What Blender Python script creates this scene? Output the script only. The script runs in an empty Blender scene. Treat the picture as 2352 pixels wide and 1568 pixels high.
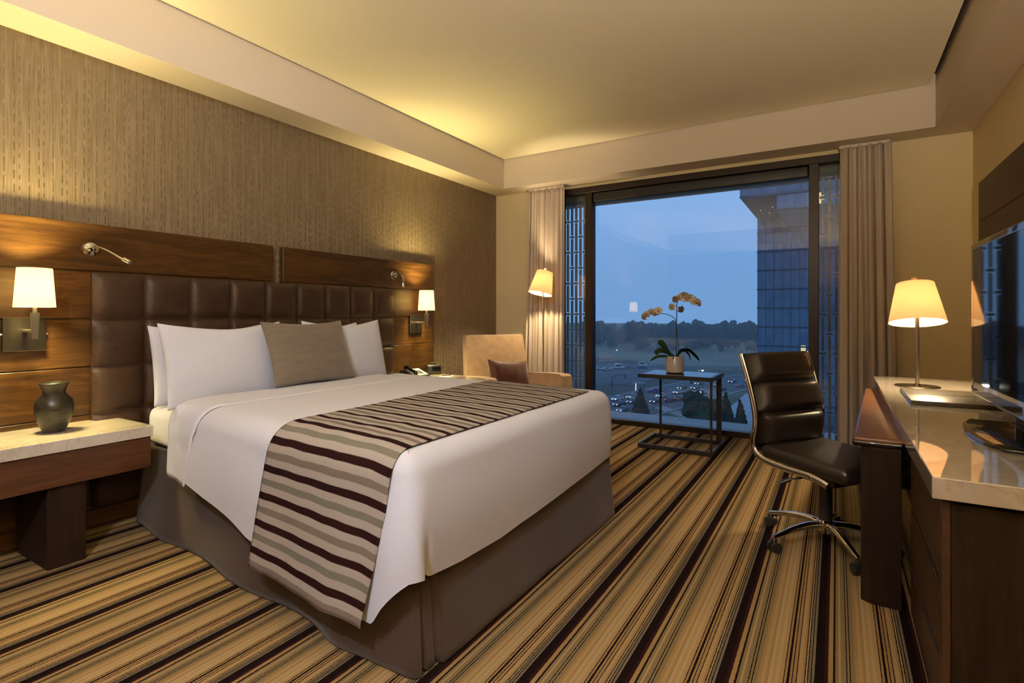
import bpy, bmesh, math, random
from mathutils import Vector, Matrix, noise
random.seed(7)
PI = math.pi
SC = bpy.context.scene
COL = SC.collection

# ------------------------------------------------------------------ objects
def link(o):
    COL.objects.link(o); return o

def thing(name, label, cat, loc=(0, 0, 0), rz=0.0, group=None):
    o = link(bpy.data.objects.new(name, None))
    o.empty_display_size = 0.1
    o.location = loc; o.rotation_euler = (0, 0, rz)
    o['label'] = label; o['category'] = cat
    if group: o['group'] = group
    return o

def tag(o, label, cat, group=None, kind=None):
    o['label'] = label; o['category'] = cat
    if group: o['group'] = group
    if kind: o['kind'] = kind
    return o

def obj(name, bm, m, parent=None, smooth=False, label=None):
    """link a bmesh as one mesh object; m is a material or a list of them"""
    if isinstance(bm, bmesh.types.BMesh):
        me = bpy.data.meshes.new(name)
        bmesh.ops.recalc_face_normals(bm, faces=bm.faces[:])
        bm.to_mesh(me); bm.free()
    else:
        me = bm
    for mm in (m if isinstance(m, (list, tuple)) else [m]):
        me.materials.append(mm)
    if smooth:
        for p in me.polygons: p.use_smooth = True
        if smooth != 'all':
            try:
                me.set_sharp_from_angle(angle=math.radians(40))
            except Exception: pass
    o = link(bpy.data.objects.new(name, me))
    if parent is not None: o.parent = parent
    if label: o['label'] = label
    return o

def struct(name, bm, m, smooth=False, parent=None):
    o = obj(name, bm, m, parent, smooth)
    if parent is None: o['kind'] = 'structure'
    return o

def copy_tree(o, parent=None):
    c = o.copy(); link(c); c.parent = parent
    for ch in list(o.children): copy_tree(ch, c)
    return c

def NB(): return bmesh.new()
def lerp(a, b, t): return a + (b - a) * t

# ------------------------------------------------------------------ shapes
def bx(bm, x0, x1, y0, y1, z0, z1, bev=0.0, seg=2, mi=0):
    vs = [bm.verts.new((x, y, z)) for z in (z0, z1) for (x, y) in ((x0, y0), (x1, y0), (x1, y1), (x0, y1))]
    fs = []
    for q in ((0, 3, 2, 1), (4, 5, 6, 7), (0, 1, 5, 4), (1, 2, 6, 5), (2, 3, 7, 6), (3, 0, 4, 7)):
        f = bm.faces.new([vs[i] for i in q]); f.material_index = mi; fs.append(f)
    if bev > 0:
        es = list({e for f in fs for e in f.edges})
        bmesh.ops.bevel(bm, geom=es, offset=bev, segments=seg, profile=0.5, affect='EDGES', clamp_overlap=True)
    return bm

def prism(bm, pts, z0, z1, bev=0.0, seg=2):
    """vertical prism over polygon pts (ccw)"""
    a = [bm.verts.new((x, y, z0)) for x, y in pts]; b = [bm.verts.new((x, y, z1)) for x, y in pts]
    n = len(pts); fs = [bm.faces.new(a[::-1]), bm.faces.new(b)]
    for i in range(n): fs.append(bm.faces.new((a[i], a[(i + 1) % n], b[(i + 1) % n], b[i])))
    if bev > 0:
        es = list({e for f in fs for e in f.edges})
        bmesh.ops.bevel(bm, geom=es, offset=bev, segments=seg, profile=0.5, affect='EDGES', clamp_overlap=True)
    return bm

def lathe(bm, prof, seg=32, c=(0, 0), mi=0):
    rings = []
    for r, z in prof:
        if r < 1e-5: rings.append([bm.verts.new((c[0], c[1], z))])
        else: rings.append([bm.verts.new((c[0] + r * math.cos(2 * PI * i / seg), c[1] + r * math.sin(2 * PI * i / seg), z)) for i in range(seg)])
    for a, b in zip(rings, rings[1:]):
        for i in range(seg):
            j = (i + 1) % seg
            if len(a) == 1 and len(b) == 1: continue
            if len(a) == 1: f = bm.faces.new((a[0], b[i], b[j]))
            elif len(b) == 1: f = bm.faces.new((a[i], a[j], b[0]))
            else: f = bm.faces.new((a[i], a[j], b[j], b[i]))
            f.material_index = mi
    return bm

def tube(bm, pts, r, seg=10, flat=None):
    """tube along points; r scalar or list; flat=(a,b) gives an a x b oval section (a sideways, b upright)"""
    pts = [Vector(p) for p in pts]; n = len(pts)
    rings = []
    prev = None
    for i, p in enumerate(pts):
        t = (pts[min(i + 1, n - 1)] - pts[max(i - 1, 0)]).normalized()
        up = Vector((0, 0, 1)) if abs(t.z) < 0.95 else Vector((1, 0, 0))
        if prev is None:
            s = t.cross(up).normalized()
        else:
            s = (prev - t * prev.dot(t)).normalized()
        prev = s
        u = s.cross(t).normalized()
        rr = r[i] if isinstance(r, (list, tuple)) else r
        ra, rb = (flat if flat else (rr, rr))
        rings.append([bm.verts.new(p + s * ra * math.cos(2 * PI * k / seg) + u * rb * math.sin(2 * PI * k / seg)) for k in range(seg)])
    for a, b in zip(rings, rings[1:]):
        for k in range(seg):
            j = (k + 1) % seg
            bm.faces.new((a[k], a[j], b[j], b[k]))
    bm.faces.new(rings[0][::-1]); bm.faces.new(rings[-1])
    return bm

def cyl(bm, p0, p1, r, seg=20):
    return tube(bm, [p0, p1], r, seg)

def smooth_path(pts, k=6):
    """Catmull-Rom through points"""
    P = [Vector(p) for p in pts]; out = []
    for i in range(len(P) - 1):
        a = P[max(i - 1, 0)]; b = P[i]; c = P[i + 1]; d = P[min(i + 2, len(P) - 1)]
        for j in range(k):
            t = j / k
            out.append(0.5 * ((2 * b) + (c - a) * t + (2 * a - 5 * b + 4 * c - d) * t * t + (3 * b - a - 3 * c + d) * t ** 3))
    out.append(P[-1]); return out

def grid(nu, nv, f, uv=None, closed_u=False):
    """mesh from f(i/nu, j/nv) -> xyz ; uv(i/nu, j/nv) -> (u, v)"""
    vs = [f(i / nu, j / nv) for j in range(nv + 1) for i in range(nu + 1)]
    fs = []; w = nu + 1
    for j in range(nv):
        for i in range(nu):
            fs.append((j * w + i, j * w + i + 1, (j + 1) * w + i + 1, (j + 1) * w + i))
    me = bpy.data.meshes.new('grid'); me.from_pydata(vs, [], fs); me.update()
    if uv:
        lay = me.uv_layers.new(name='UVMap')
        for p in me.polygons:
            for li in p.loop_indices:
                vi = me.loops[li].vertex_index
                lay.data[li].uv = uv((vi % w) / nu, (vi // w) / nv)
    return me

def solidify(o, t, off=-1.0):
    m = o.modifiers.new('thick', 'SOLIDIFY'); m.thickness = t; m.offset = off; return o

def subsurf(o, lv=1):
    m = o.modifiers.new('sub', 'SUBSURF'); m.levels = lv; m.render_levels = lv; return o

def pillow_bm(w, h, t, pinch=0.06, nu=28, nv=22, seed=0, sag=0.0, dip=0.2):
    """cushion in its own x(width) z(height) plane, y thickness, bottom at z=0"""
    bm = NB()
    def P(u, v, s):
        X = u * w / 2 * (1 - pinch * (1 - v * v) * abs(u) ** 2)
        Z = v * h / 2 * (1 - (dip if v > 0 else .05) * (1 - abs(u) ** 1.6) * abs(v) ** 2)
        e = max(0.0, (1 - u * u) * (1 - v * v))
        T = t / 2 * e ** 0.42
        k = noise.noise(Vector((X * 5 + seed, Z * 5, s * 3.1))) * 0.010 + noise.noise(Vector((X * 13 + seed, Z * 9, s))) * 0.005
        k += 0.008 * math.sin(14 * (u + v) + seed) * max(0, abs(u) - 0.6) * max(0, abs(v) - 0.5) * 6
        T += k * min(1, e * 4)
        return (X, s * T + sag * (1 - v) * 0.5, Z + h / 2)
    G = {}
    for s in (-1, 1):
        for j in range(nv + 1):
            for i in range(nu + 1):
                border = i in (0, nu) or j in (0, nv)
                if s == 1 and border: G[s, i, j] = G[-1, i, j]; continue
                u = math.sin((2 * i / nu - 1) * PI / 2 * .93) / math.sin(PI / 2 * .93); v = math.sin((2 * j / nv - 1) * PI / 2 * .93) / math.sin(PI / 2 * .93)
                G[s, i, j] = bm.verts.new(P(u, v, s))
        for j in range(nv):
            for i in range(nu):
                bm.faces.new((G[s, i, j], G[s, i + 1, j], G[s, i + 1, j + 1], G[s, i, j + 1]))
    return bm

def xform(bm, M):
    bmesh.ops.transform(bm, matrix=M, verts=bm.verts[:]); return bm

# ------------------------------------------------------------------ materials
class M_:
    def __init__(s, name, color=(.5, .5, .5), rough=.5, metal=0., spec=.5, **kw):
        s.m = bpy.data.materials.new(name); s.m.use_nodes = True
        s.nt = s.m.node_tree; s.N = s.nt.nodes; s.L = s.nt.links
        s.b = s.N['Principled BSDF']; s.out = s.N['Material Output']
        s.b.inputs['Base Color'].default_value = (*color, 1)
        s.b.inputs['Roughness'].default_value = rough
        s.b.inputs['Metallic'].default_value = metal
        s.b.inputs['Specular IOR Level'].default_value = spec
        for k, v in kw.items(): s.b.inputs[k].default_value = v
    def node(s, t, **kw):
        n = s.N.new(t)
        for k, v in kw.items(): setattr(n, k, v)
        return n
    def coord(s, out='Object', scale=(1, 1, 1), rot=(0, 0, 0), loc=(0, 0, 0)):
        tc = s.node('ShaderNodeTexCoord'); mp = s.node('ShaderNodeMapping')
        mp.inputs['Scale'].default_value = scale; mp.inputs['Rotation'].default_value = rot; mp.inputs['Location'].default_value = loc
        s.L.new(tc.outputs[out], mp.inputs['Vector']); return mp.outputs['Vector']
    def noise(s, vec, scale=5, detail=4, rough=.55, dist=0):
        n = s.node('ShaderNodeTexNoise'); n.inputs['Scale'].default_value = scale; n.inputs['Detail'].default_value = detail
        n.inputs['Roughness'].default_value = rough; n.inputs['Distortion'].default_value = dist
        s.L.new(vec, n.inputs['Vector']); return n.outputs['Fac']
    def ramp(s, fac, stops, interp='LINEAR'):
        r = s.node('ShaderNodeValToRGB'); cr = r.color_ramp; cr.interpolation = interp
        cr.elements[0].position = stops[0][0]; cr.elements[0].color = (*stops[0][1], 1)
        cr.elements[1].position = stops[-1][0]; cr.elements[1].color = (*stops[-1][1], 1)
        for p, c in stops[1:-1]:
            e = cr.elements.new(p); e.color = (*c, 1)
        s.L.new(fac, r.inputs['Fac']); return r.outputs['Color']
    def math(s, op, a, b=None, c=None):
        n = s.node('ShaderNodeMath', operation=op)
        for i, v in enumerate((a, b, c)):
            if v is None: continue
            if isinstance(v, (int, float)): n.inputs[i].default_value = v
            else: s.L.new(v, n.inputs[i])
        return n.outputs[0]
    def mix(s, fac, a, b, blend='MIX'):
        n = s.node('ShaderNodeMix', data_type='RGBA', blend_type=blend)
        for i, v in ((0, fac), (6, a), (7, b)):
            if isinstance(v, (int, float)): n.inputs[i].default_value = v
            elif isinstance(v, tuple): n.inputs[i].default_value = (*v, 1)
            else: s.L.new(v, n.inputs[i])
        return n.outputs[2]
    def xyz(s, vec):
        n = s.node('ShaderNodeSeparateXYZ'); s.L.new(vec, n.inputs[0]); return n.outputs
    def base(s, col): s.L.new(col, s.b.inputs['Base Color'])
    def rough(s, v): s.L.new(v, s.b.inputs['Roughness'])
    def bump(s, h, strength=.2, dist=.002):
        n = s.node('ShaderNodeBump'); n.inputs['Strength'].default_value = strength; n.inputs['Distance'].default_value = dist
        s.L.new(h, n.inputs['Height']); s.L.new(n.outputs['Normal'], s.b.inputs['Normal'])

def simple(name, color, rough=.5, metal=0., spec=.5, **kw):
    return M_(name, color, rough, metal, spec, **kw).m

def fabric(name, color, rough=.85, scale=220, var=.12, bump=.25, sheen=.2, stretch=(1, 1, 1)):
    m = M_(name, color, rough, 0, .2)
    m.b.inputs['Sheen Weight'].default_value = sheen
    v = m.coord('Object', stretch)
    f = m.noise(v, scale, 3); g = m.noise(v, 4, 2)
    lo = tuple(c * (1 - var) for c in color); hi = tuple(min(1, c * (1 + var)) for c in color)
    m.base(m.ramp(m.math('ADD', m.math('MULTIPLY', f, .7), m.math('MULTIPLY', g, .3)), [(.3, lo), (.7, hi)]))
    m.bump(f, bump, .0015)
    return m.m

def wood(name, dark, mid, light, axis='Y', rough=.32, scale=1.0, spec=.45):
    m = M_(name, mid, rough, 0, spec)
    sc = {'X': (1.1, 13, 13), 'Y': (13, 1.1, 13), 'Z': (13, 13, 1.1)}[axis]
    v = m.coord('Object', tuple(c * scale for c in sc))
    a = m.noise(v, 1.6, 5, .6, 1.2)
    v2 = m.coord('Object', tuple(c * scale * 6 for c in sc))
    b = m.noise(v2, 2.0, 3, .6)
    f = m.math('ADD', m.math('MULTIPLY', a, .72), m.math('MULTIPLY', b, .28))
    m.base(m.ramp(f, [(.32, dark), (.5, mid), (.68, light)]))
    m.bump(b, .06, .001)
    return m.m
# ------------------------------------------------------------------ the materials of the room
PAINT = simple('cream_paint', (.78, .65, .38), .75, 0, .2)
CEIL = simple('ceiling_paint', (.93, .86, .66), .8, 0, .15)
CEIL_DIM = simple('ceiling_paint_dimmed', (.66, .575, .47), .75, 0, .2)  # same paint as the ceiling, its dimmer light mixed into the colour
DARKGAP = simple('shadow_gap', (.05, .035, .02), .9)

def wallpaper():
    m = M_('wallpaper', (.2, .14, .08), .5, 0.0, .3)
    co = m.coord('Object'); o = m.xyz(co)
    y, z = o[1], o[2]
    fine = m.noise(m.coord('Object', (1, 260, 6)), 1.0, 3, .6)
    big = m.noise(m.coord('Object', (1, 30, 3)), 1.0, 3, .6)
    f = m.math('ADD', m.math('MULTIPLY', fine, .75), m.math('MULTIPLY', big, .25))
    base = m.ramp(f, [(.3, (.115, .083, .047)), (.5, (.185, .138, .083)), (.7, (.265, .205, .127))])
    u = m.math('FRACT', m.math('DIVIDE', y, .104))
    def dash(c, w, per, duty, ph):
        a = m.math('LESS_THAN', m.math('ABSOLUTE', m.math('SUBTRACT', u, c)), w)
        cell = m.math('FLOOR', m.math('DIVIDE', y, .104))
        zz = m.math('FRACT', m.math('ADD', m.math('DIVIDE', z, per), m.math('ADD', m.math('MULTIPLY', cell, .37), ph)))
        return m.math('MULTIPLY', a, m.math('LESS_THAN', zz, duty))
    d = m.math('MAXIMUM', m.math('MAXIMUM', dash(.15, .022, .075, .62, 0), dash(.36, .02, .058, .42, .3)), dash(.75, .018, .095, .80, .6))
    m.base(m.mix(d, base, (.26, .20, .115)))
    m.L.new(m.math('MULTIPLY', d, .85), m.b.inputs['Metallic'])
    m.rough(m.math('SUBTRACT', .52, m.math('MULTIPLY', d, .27)))
    m.bump(m.math('SUBTRACT', fine, m.math('MULTIPLY', d, .8)), .35, .002)
    return m.m
WALLPAPER = wallpaper()

def carpet():
    m = M_('striped_carpet', (.3, .2, .1), 1.0, 0, .02)
    o = m.xyz(m.coord('Object'))
    wob = m.math('MULTIPLY', m.math('SUBTRACT', m.noise(m.coord('Object', (60, 60, 1)), 3.5, 2), .5), .006)
    x = m.math('ADD', o[0], wob)
    P = .288
    f = m.math('FRACT', m.math('DIVIDE', m.math('ADD', x, 10 * P + .62 + .021), P))
    K = (.009, .005, .005); MR = (.022, .008, .008); T = (.29, .18, .075); OL = (.20, .145, .072); L = (.35, .235, .11); L2 = (.40, .28, .14); G = (.15, .12, .085)
    st = [(0, K), (.095, MR), (.14, T), (.19, K), (.212, OL), (.25, L), (.27, OL), (.325, K), (.338, OL), (.362, K), (.374, OL), (.42, T), (.46, L), (.50, T), (.53, L2), (.565, L), (.60, L2), (.635, L),
          (.68, MR), (.695, T), (.717, K), (.745, T), (.768, MR), (.78, T), (.812, MR), (.824, L), (.87, T), (.897, K), (.908, L), (.922, K), (.934, G), (.960, K), ]
    c = m.ramp(f, st, 'CONSTANT')
    # the last yarn: grey beside the dark stripe
    c = m.mix(m.math('GREATER_THAN', f, .972), c, G)
    pile = m.noise(m.coord('Object', (1, 1, 1)), 420, 2)
    c = m.mix(.55, c, m.ramp(pile, [(.25, (.45, .45, .45)), (.75, (1.35, 1.35, 1.35))]), 'MULTIPLY')
    m.base(c)
    m.bump(pile, .6, .004)
    return m.m
CARPET = carpet()

WALNUT = wood('walnut_veneer', (.020, .0085, .002), (.052, .0225, .0052), (.102, .049, .0125), 'Y', .33)
WALNUT_DK = wood('dark_walnut', (.035, .014, .007), (.066, .026, .012), (.098, .041, .018), 'Y', .38)
ESPRESSO = wood('espresso_wood', (.009, .005, .0035), (.016, .0085, .0055), (.025, .013, .008), 'Z', .48, 1.0, .2)
ESPRESSO_H = wood('espresso_wood_flat', (.026, .012, .0065), (.044, .021, .011), (.064, .031, .017), 'Y', .45, 1.0, .25)
LEAFWOOD = wood('desk_leaf_wood', (.09, .034, .014), (.145, .058, .025), (.20, .085, .038), 'X', .3, 1.0, .35)

def leather_brown():
    m = M_('ostrich_leather', (.08, .04, .02), .46, 0, .32)
    v = m.coord('Object')
    vo = m.node('ShaderNodeTexVoronoi'); vo.inputs['Scale'].default_value = 130; m.L.new(v, vo.inputs['Vector'])
    n = m.noise(v, 160, 3)
    m.base(m.ramp(n, [(.3, (.024, .0115, .0068)), (.7, (.045, .0225, .0135))]))
    m.bump(m.math('ADD', vo.outputs['Distance'], m.math('MULTIPLY', n, .6)), .45, .002)
    return m.m
LEATHER = leather_brown()
BLACK_LEATHER = (lambda m: (m.bump(m.noise(m.coord('Object'), 230, 3), .18, .001), m.m)[1])(M_('black_leather', (.018, .013, .010), .34, 0, .5))

COTTON = fabric('white_cotton', (.74, .745, .79), .8, 300, .02, .12, .1)
SATEEN = fabric('white_duvet_cover', (.75, .75, .785), .72, 260, .02, .08, .15)
PIPING = simple('white_piping', (.84, .82, .82), .6)
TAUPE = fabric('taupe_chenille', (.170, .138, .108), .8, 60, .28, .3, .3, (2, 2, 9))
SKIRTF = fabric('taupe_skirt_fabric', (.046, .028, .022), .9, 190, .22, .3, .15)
SUEDE = fabric('tan_suede', (.43, .285, .155), .85, 14, .16, .12, .5)
PLUM = fabric('brown_satin', (.072, .024, .015), .5, 30, .25, .15, .3, (14, 14, 1.5))
CURTAIN = fabric('curtain_linen', (.50, .42, .335), .85, 180, .06, .1, .15)
LINING = fabric('curtain_lining', (.62, .56, .48), .85, 180, .04, .1, .1)

def runner():
    m = M_('striped_runner', (.4, .33, .27), .85, 0, .2)
    m.b.inputs['Specular IOR Level'].default_value = .05
    uv = m.coord('UV'); o = m.xyz(uv)
    zig = m.math('MULTIPLY', m.math('PINGPONG', o[0], .0045), .55)
    wv = m.math('MULTIPLY', m.math('SUBTRACT', m.noise(uv, 6, 2), .5), .006)
    v = m.math('ADD', o[1], m.math('ADD', zig, wv))
    f = m.math('FRACT', m.math('DIVIDE', v, .224))
    B = (.385, .335, .295); D = (.016, .0055, .006); A = (.165, .155, .125); C = (.105, .083, .073)
    c = m.ramp(f, [(0, D), (.125, B), (.25, A), (.365, B), (.5, D), (.625, B), (.75, C), (.865, B)], 'CONSTANT')
    ck = m.node('ShaderNodeTexChecker'); ck.inputs['Scale'].default_value = 260; m.L.new(uv, ck.inputs['Vector'])
    inC = m.math('MULTIPLY', m.math('GREATER_THAN', f, .75), m.math('LESS_THAN', f, .865))
    c = m.mix(m.math('MULTIPLY', inC, m.math('MULTIPLY', ck.outputs['Fac'], .55)), c, (.40, .34, .29))
    sp = m.noise(uv, 420, 2)
    c = m.mix(.45, c, m.ramp(sp, [(.3, (.55, .55, .55)), (.7, (1.3, 1.3, 1.3))]), 'MULTIPLY')
    m.base(c)
    ruck = m.noise(m.coord('UV', (75, 14, 1)), 1, 3)
    m.bump(m.math('ADD', ruck, m.math('MULTIPLY', sp, .4)), .5, .005)
    return m.m
RUNNER = runner()

def marble():
    m = M_('cream_marble', (.62, .55, .45), .035, 0, .5)
    m.b.inputs['Coat Weight'].default_value = 1; m.b.inputs['Coat Roughness'].default_value = .02; m.b.inputs['Coat IOR'].default_value = 1.6
    v = m.coord('Object')
    n = m.noise(v, 3.2, 6, .6, 1.5)
    vein = m.math('ABSOLUTE', m.math('SUBTRACT', m.noise(m.coord('Object', (1, 1.6, 1)), 2.6, 6, .62, 2.2), .5))
    base = m.ramp(n, [(.3, (.60, .52, .415)), (.7, (.74, .665, .555))])
    c = m.mix(m.ramp(vein, [(0, (.38, .38, .38)), (.016, (0, 0, 0))]), base, (.34, .24, .15))
    v2 = m.math('ABSOLUTE', m.math('SUBTRACT', m.noise(m.coord('Object', (2.2, 1, 1)), 4.0, 6, .62, 1.6), .53))
    c = m.mix(m.ramp(v2, [(0, (.40, .40, .40)), (.012, (0, 0, 0))]), c, (.80, .73, .63))
    m.base(c); return m.m
MARBLE = marble()

CHROME = simple('chrome', (.80, .78, .75), .07, 1)
STEEL = simple('brushed_nickel', (.62, .56, .46), .28, 1)
PLATE = simple('polished_nickel_plate', (.27, .24, .18), .24, 1)
BLACKMETAL = simple('black_metal', (.014, .011, .010), .4, 0, .5)
BLACKPLASTIC = simple('black_plastic', (.015, .014, .014), .35, 0, .5)
GLOSSBLACK = simple('gloss_black', (.008, .007, .007), .06, 0, .5)
SCREEN = simple('tv_screen_glass', (.004, .005, .006), .04, 0, .6)
SILVERPLASTIC = simple('silver_plastic', (.45, .43, .40), .35, .3)
PAPER = simple('white_paper', (.78, .74, .66), .8)
BRONZE = simple('dark_bronze_frame', (.018, .010, .007), .38, .3)
CASSETTE = simple('blind_cassette', (.010, .010, .012), .5, 0, .5)
LINTEL = simple('olive_lintel', (.085, .085, .055), .6)
LEDGE = simple('stone_ledge', (.33, .33, .33), .55)
LATTICE = simple('lattice_metal', (.34, .34, .35), .5, .2)
POT = simple('cream_ceramic_pot', (.52, .43, .35), .22, 0, .5)
TABLEGLASS = simple('dark_table_glass', (.012, .014, .016), .03, 0, .6)
SOIL = simple('orchid_bark', (.05, .03, .02), .9)
LEAF = simple('orchid_leaf', (.022, .058, .018), .35)
STEM = simple('orchid_stem', (.030, .036, .018), .5)

def petal():
    m = M_('orchid_petal', (.75, .55, .30), .55, 0, .3)
    m.b.inputs['Subsurface Weight'].default_value = .0
    n = m.noise(m.coord('Object'), 60, 2)
    m.base(m.ramp(n, [(.3, (.90, .74, .50)), (.7, (.95, .86, .68))])); return m.m
PETAL = petal()
LIP = simple('orchid_lip', (.45, .12, .04), .5)

def vase():
    m = M_('black_barro_clay', (.018, .016, .010), .36, 0, .4)
    v = m.coord('Object')
    n = m.noise(v, 9, 2)
    w = m.node('ShaderNodeTexWave', wave_type='RINGS'); w.inputs['Scale'].default_value = 9; w.inputs['Distortion'].default_value = 9
    w.inputs['Detail'].default_value = 2; w.inputs['Detail Scale'].default_value = 1.3; m.L.new(v, w.inputs['Vector'])
    m.base(m.ramp(n, [(.40, (.007, .0065, .0055)), (.62, (.024, .020, .009))]))
    g = m.ramp(w.outputs['Fac'], [(.42, (1, 1, 1)), (.5, (0, 0, 0)), (.58, (1, 1, 1))])
    z = m.xyz(v)[2]
    band = m.math('MULTIPLY', m.math('GREATER_THAN', z, .03), m.math('LESS_THAN', z, .155))
    m.bump(m.math('MULTIPLY', g, band), .5, .003); return m.m
VASE = vase()

def shade(name, col, emit, es):
    m = bpy.data.materials.new(name); m.use_nodes = True
    N = m.node_tree.nodes; L = m.node_tree.links; N.remove(N['Principled BSDF'])
    d = N.new('ShaderNodeBsdfDiffuse'); d.inputs[0].default_value = (*col, 1)
    t = N.new('ShaderNodeBsdfTranslucent'); t.inputs[0].default_value = (*col, 1)
    mx = N.new('ShaderNodeMixShader'); mx.inputs[0].default_value = .7
    L.new(d.outputs[0], mx.inputs[1]); L.new(t.outputs[0], mx.inputs[2])
    e = N.new('ShaderNodeEmission'); e.inputs[0].default_value = (*emit, 1); e.inputs[1].default_value = es
    a = N.new('ShaderNodeAddShader'); L.new(mx.outputs[0], a.inputs[0]); L.new(e.outputs[0], a.inputs[1])
    L.new(a.outputs[0], N['Material Output'].inputs[0]); return m
SHADE_W = shade('white_glass_shade', (.85, .74, .50), (1, .80, .42), .8)
SHADE_F = shade('cream_lamp_shade', (.82, .62, .40), (1, .62, .30), .25)

def emit(name, col, s):
    m = bpy.data.materials.new(name); m.use_nodes = True
    N = m.node_tree.nodes; N.remove(N['Principled BSDF'])
    e = N.new('ShaderNodeEmission'); e.inputs[0].default_value = (*col, 1); e.inputs[1].default_value = s
    m.node_tree.links.new(e.outputs[0], N['Material Output'].inputs[0]); return m
BULB = emit('warm_bulb', (1, .75, .42), 18)
HEADLAMP = emit('car_headlamp', (1, .93, .80), 6)
TAILLAMP = emit('car_tail_lamp', (1, .08, .04), 1.6)
STREETLAMP = emit('street_lamp_glow', (1, .93, .70), 40)
LITSIGN = emit('lit_panel', (.85, .95, 1), 1.5)
LITROOM = emit('lit_window', (1, .80, .42), .9)
LEDDOT = emit('led', (1, .9, .75), 4)
FILL_LENS = emit('fill_downlight_lens', (1, .88, .74), .3)

def glass():
    m = bpy.data.materials.new('window_glass'); m.use_nodes = True
    N = m.node_tree.nodes; L = m.node_tree.links; N.remove(N['Principled BSDF'])
    t = N.new('ShaderNodeBsdfTransparent'); t.inputs[0].default_value = (.93, .96, .97, 1)
    g = N.new('ShaderNodeBsdfGlossy'); g.inputs['Roughness'].default_value = 0.0; g.inputs['Color'].default_value = (.95, .97, 1, 1)
    fr = N.new('ShaderNodeFresnel'); fr.inputs['IOR'].default_value = 1.55
    mm = N.new('ShaderNodeMath'); mm.operation = 'MULTIPLY'; mm.inputs[1].default_value = 1.05
    L.new(fr.outputs[0], mm.inputs[0])
    mx = N.new('ShaderNodeMixShader'); L.new(mm.outputs[0], mx.inputs[0]); L.new(t.outputs[0], mx.inputs[1]); L.new(g.outputs[0], mx.inputs[2])
    L.new(mx.outputs[0], N['Material Output'].inputs[0]); return m
GLASS = glass()
def clear_acrylic():
    m = bpy.data.materials.new('clear_acrylic'); m.use_nodes = True
    N = m.node_tree.nodes; L = m.node_tree.links; N.remove(N['Principled BSDF'])
    t = N.new('ShaderNodeBsdfTransparent'); t.inputs[0].default_value = (.82, .80, .78, 1)
    g = N.new('ShaderNodeBsdfGlossy'); g.inputs['Roughness'].default_value = 0.02
    mx = N.new('ShaderNodeMixShader'); mx.inputs[0].default_value = .1; L.new(t.outputs[0], mx.inputs[1]); L.new(g.outputs[0], mx.inputs[2])
    L.new(mx.outputs[0], N['Material Output'].inputs[0]); return m
ACRYLIC = clear_acrylic()
# ------------------------------------------------------------------ the room shell
XL, XR, YW, YB, SOF, CZ = -3.758, .972, 5.788, -2.3, 2.768, 3.12

struct('floor', bx(NB(), XL - .1, XR + .1, YB - .1, YW + .02, -.06, 0), CARPET)
struct('wall_left', bx(NB(), XL - .1, XL, YB - .1, YW + .1, 0, SOF + .5), WALLPAPER)
struct('wall_right', bx(NB(), XR, XR + .1, YB - .1, YW + .1, 0, SOF + .5), PAINT)
struct('wall_back', bx(NB(), XL, XR, YB - .1, YB, 0, SOF + .5), ESPRESSO_H)
WX0, WX1, WZ = -2.83, .385, 2.725
bm = NB()
bx(bm, XL, WX0, YW, YW + .1, 0, SOF + .5); bx(bm, WX1, XR, YW, YW + .1, 0, SOF + .5); bx(bm, WX0, WX1, YW, YW + .1, WZ, SOF + .5)
struct('wall_window', bm, PAINT)
# lowered bulkheads round the raised ceiling
struct('trim_1', bx(NB(), XL, -3.466, YB, YW, SOF, CZ + .08, .002, 1), CEIL_DIM)
struct('trim_2', bx(NB(), -3.466, .69, 5.497, YW, SOF, CZ + .08, .002, 1), CEIL_DIM)
struct('trim_3', bx(NB(), .69, XR, YB, YW, SOF, CZ + .08, .002, 1), CEIL_DIM)
struct('trim_4', bx(NB(), -3.466, .69, YB, -1.2, SOF, CZ + .08, .002, 1), CEIL_DIM)
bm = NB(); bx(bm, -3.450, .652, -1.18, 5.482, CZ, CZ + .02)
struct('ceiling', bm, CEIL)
struct('ceiling_void', bx(NB(), XL, XR, YB, YW, CZ + .08, CZ + .1), DARKGAP)

# ------------------------------------------------------------------ the window wall
win = link(bpy.data.objects.new('window_1', None)); win.location = (-1.2, YW, 0); win['kind'] = 'structure'
def wp(name, bm, m, smooth=False):
    bmesh.ops.translate(bm, verts=bm.verts[:], vec=(1.2, -YW, 0)); return obj(name, bm, m, win, smooth)
bm = NB(); bx(bm, WX0, WX1, 5.752, 5.868, 2.655, WZ, .003, 1); wp('head_frame', bm, BRONZE)
bm = NB(); bx(bm, WX0, WX1, 5.772, 5.868, .002, .058, .003, 1); wp('sill_frame', bm, BRONZE)
for x0, x1 in ((-2.499, -2.417), (-.222, -.140), (WX0, WX0 + .03), (WX1 - .03, WX1)):
    bm = NB(); bx(bm, x0, x1, 5.752, 5.868, .058, 2.655, .003, 1); wp('mullion', bm, BRONZE)
bm = NB(); bx(bm, -2.412, -.226, 5.77, 5.845, 2.545, 2.650, .012, 3); wp('blind_cassette', bm, CASSETTE, True)
for x0, x1 in ((WX0 + .03, -2.499), (-2.417, -.222), (-.140, WX1 - .03)):
    bm = NB(); bx(bm, x0, x1, 5.850, 5.856, .05, 2.66); wp('glass_pane', bm, GLASS)

# exterior of this building: sill ledge, lintel
struct('outside_ledge', bx(NB(), -6, 4, 5.872, 6.78, -.4, -.045), LEDGE)
struct('outside_lintel', bx(NB(), -6, 4, 5.872, 6.22, 2.588, 4.0), LINTEL)

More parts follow.
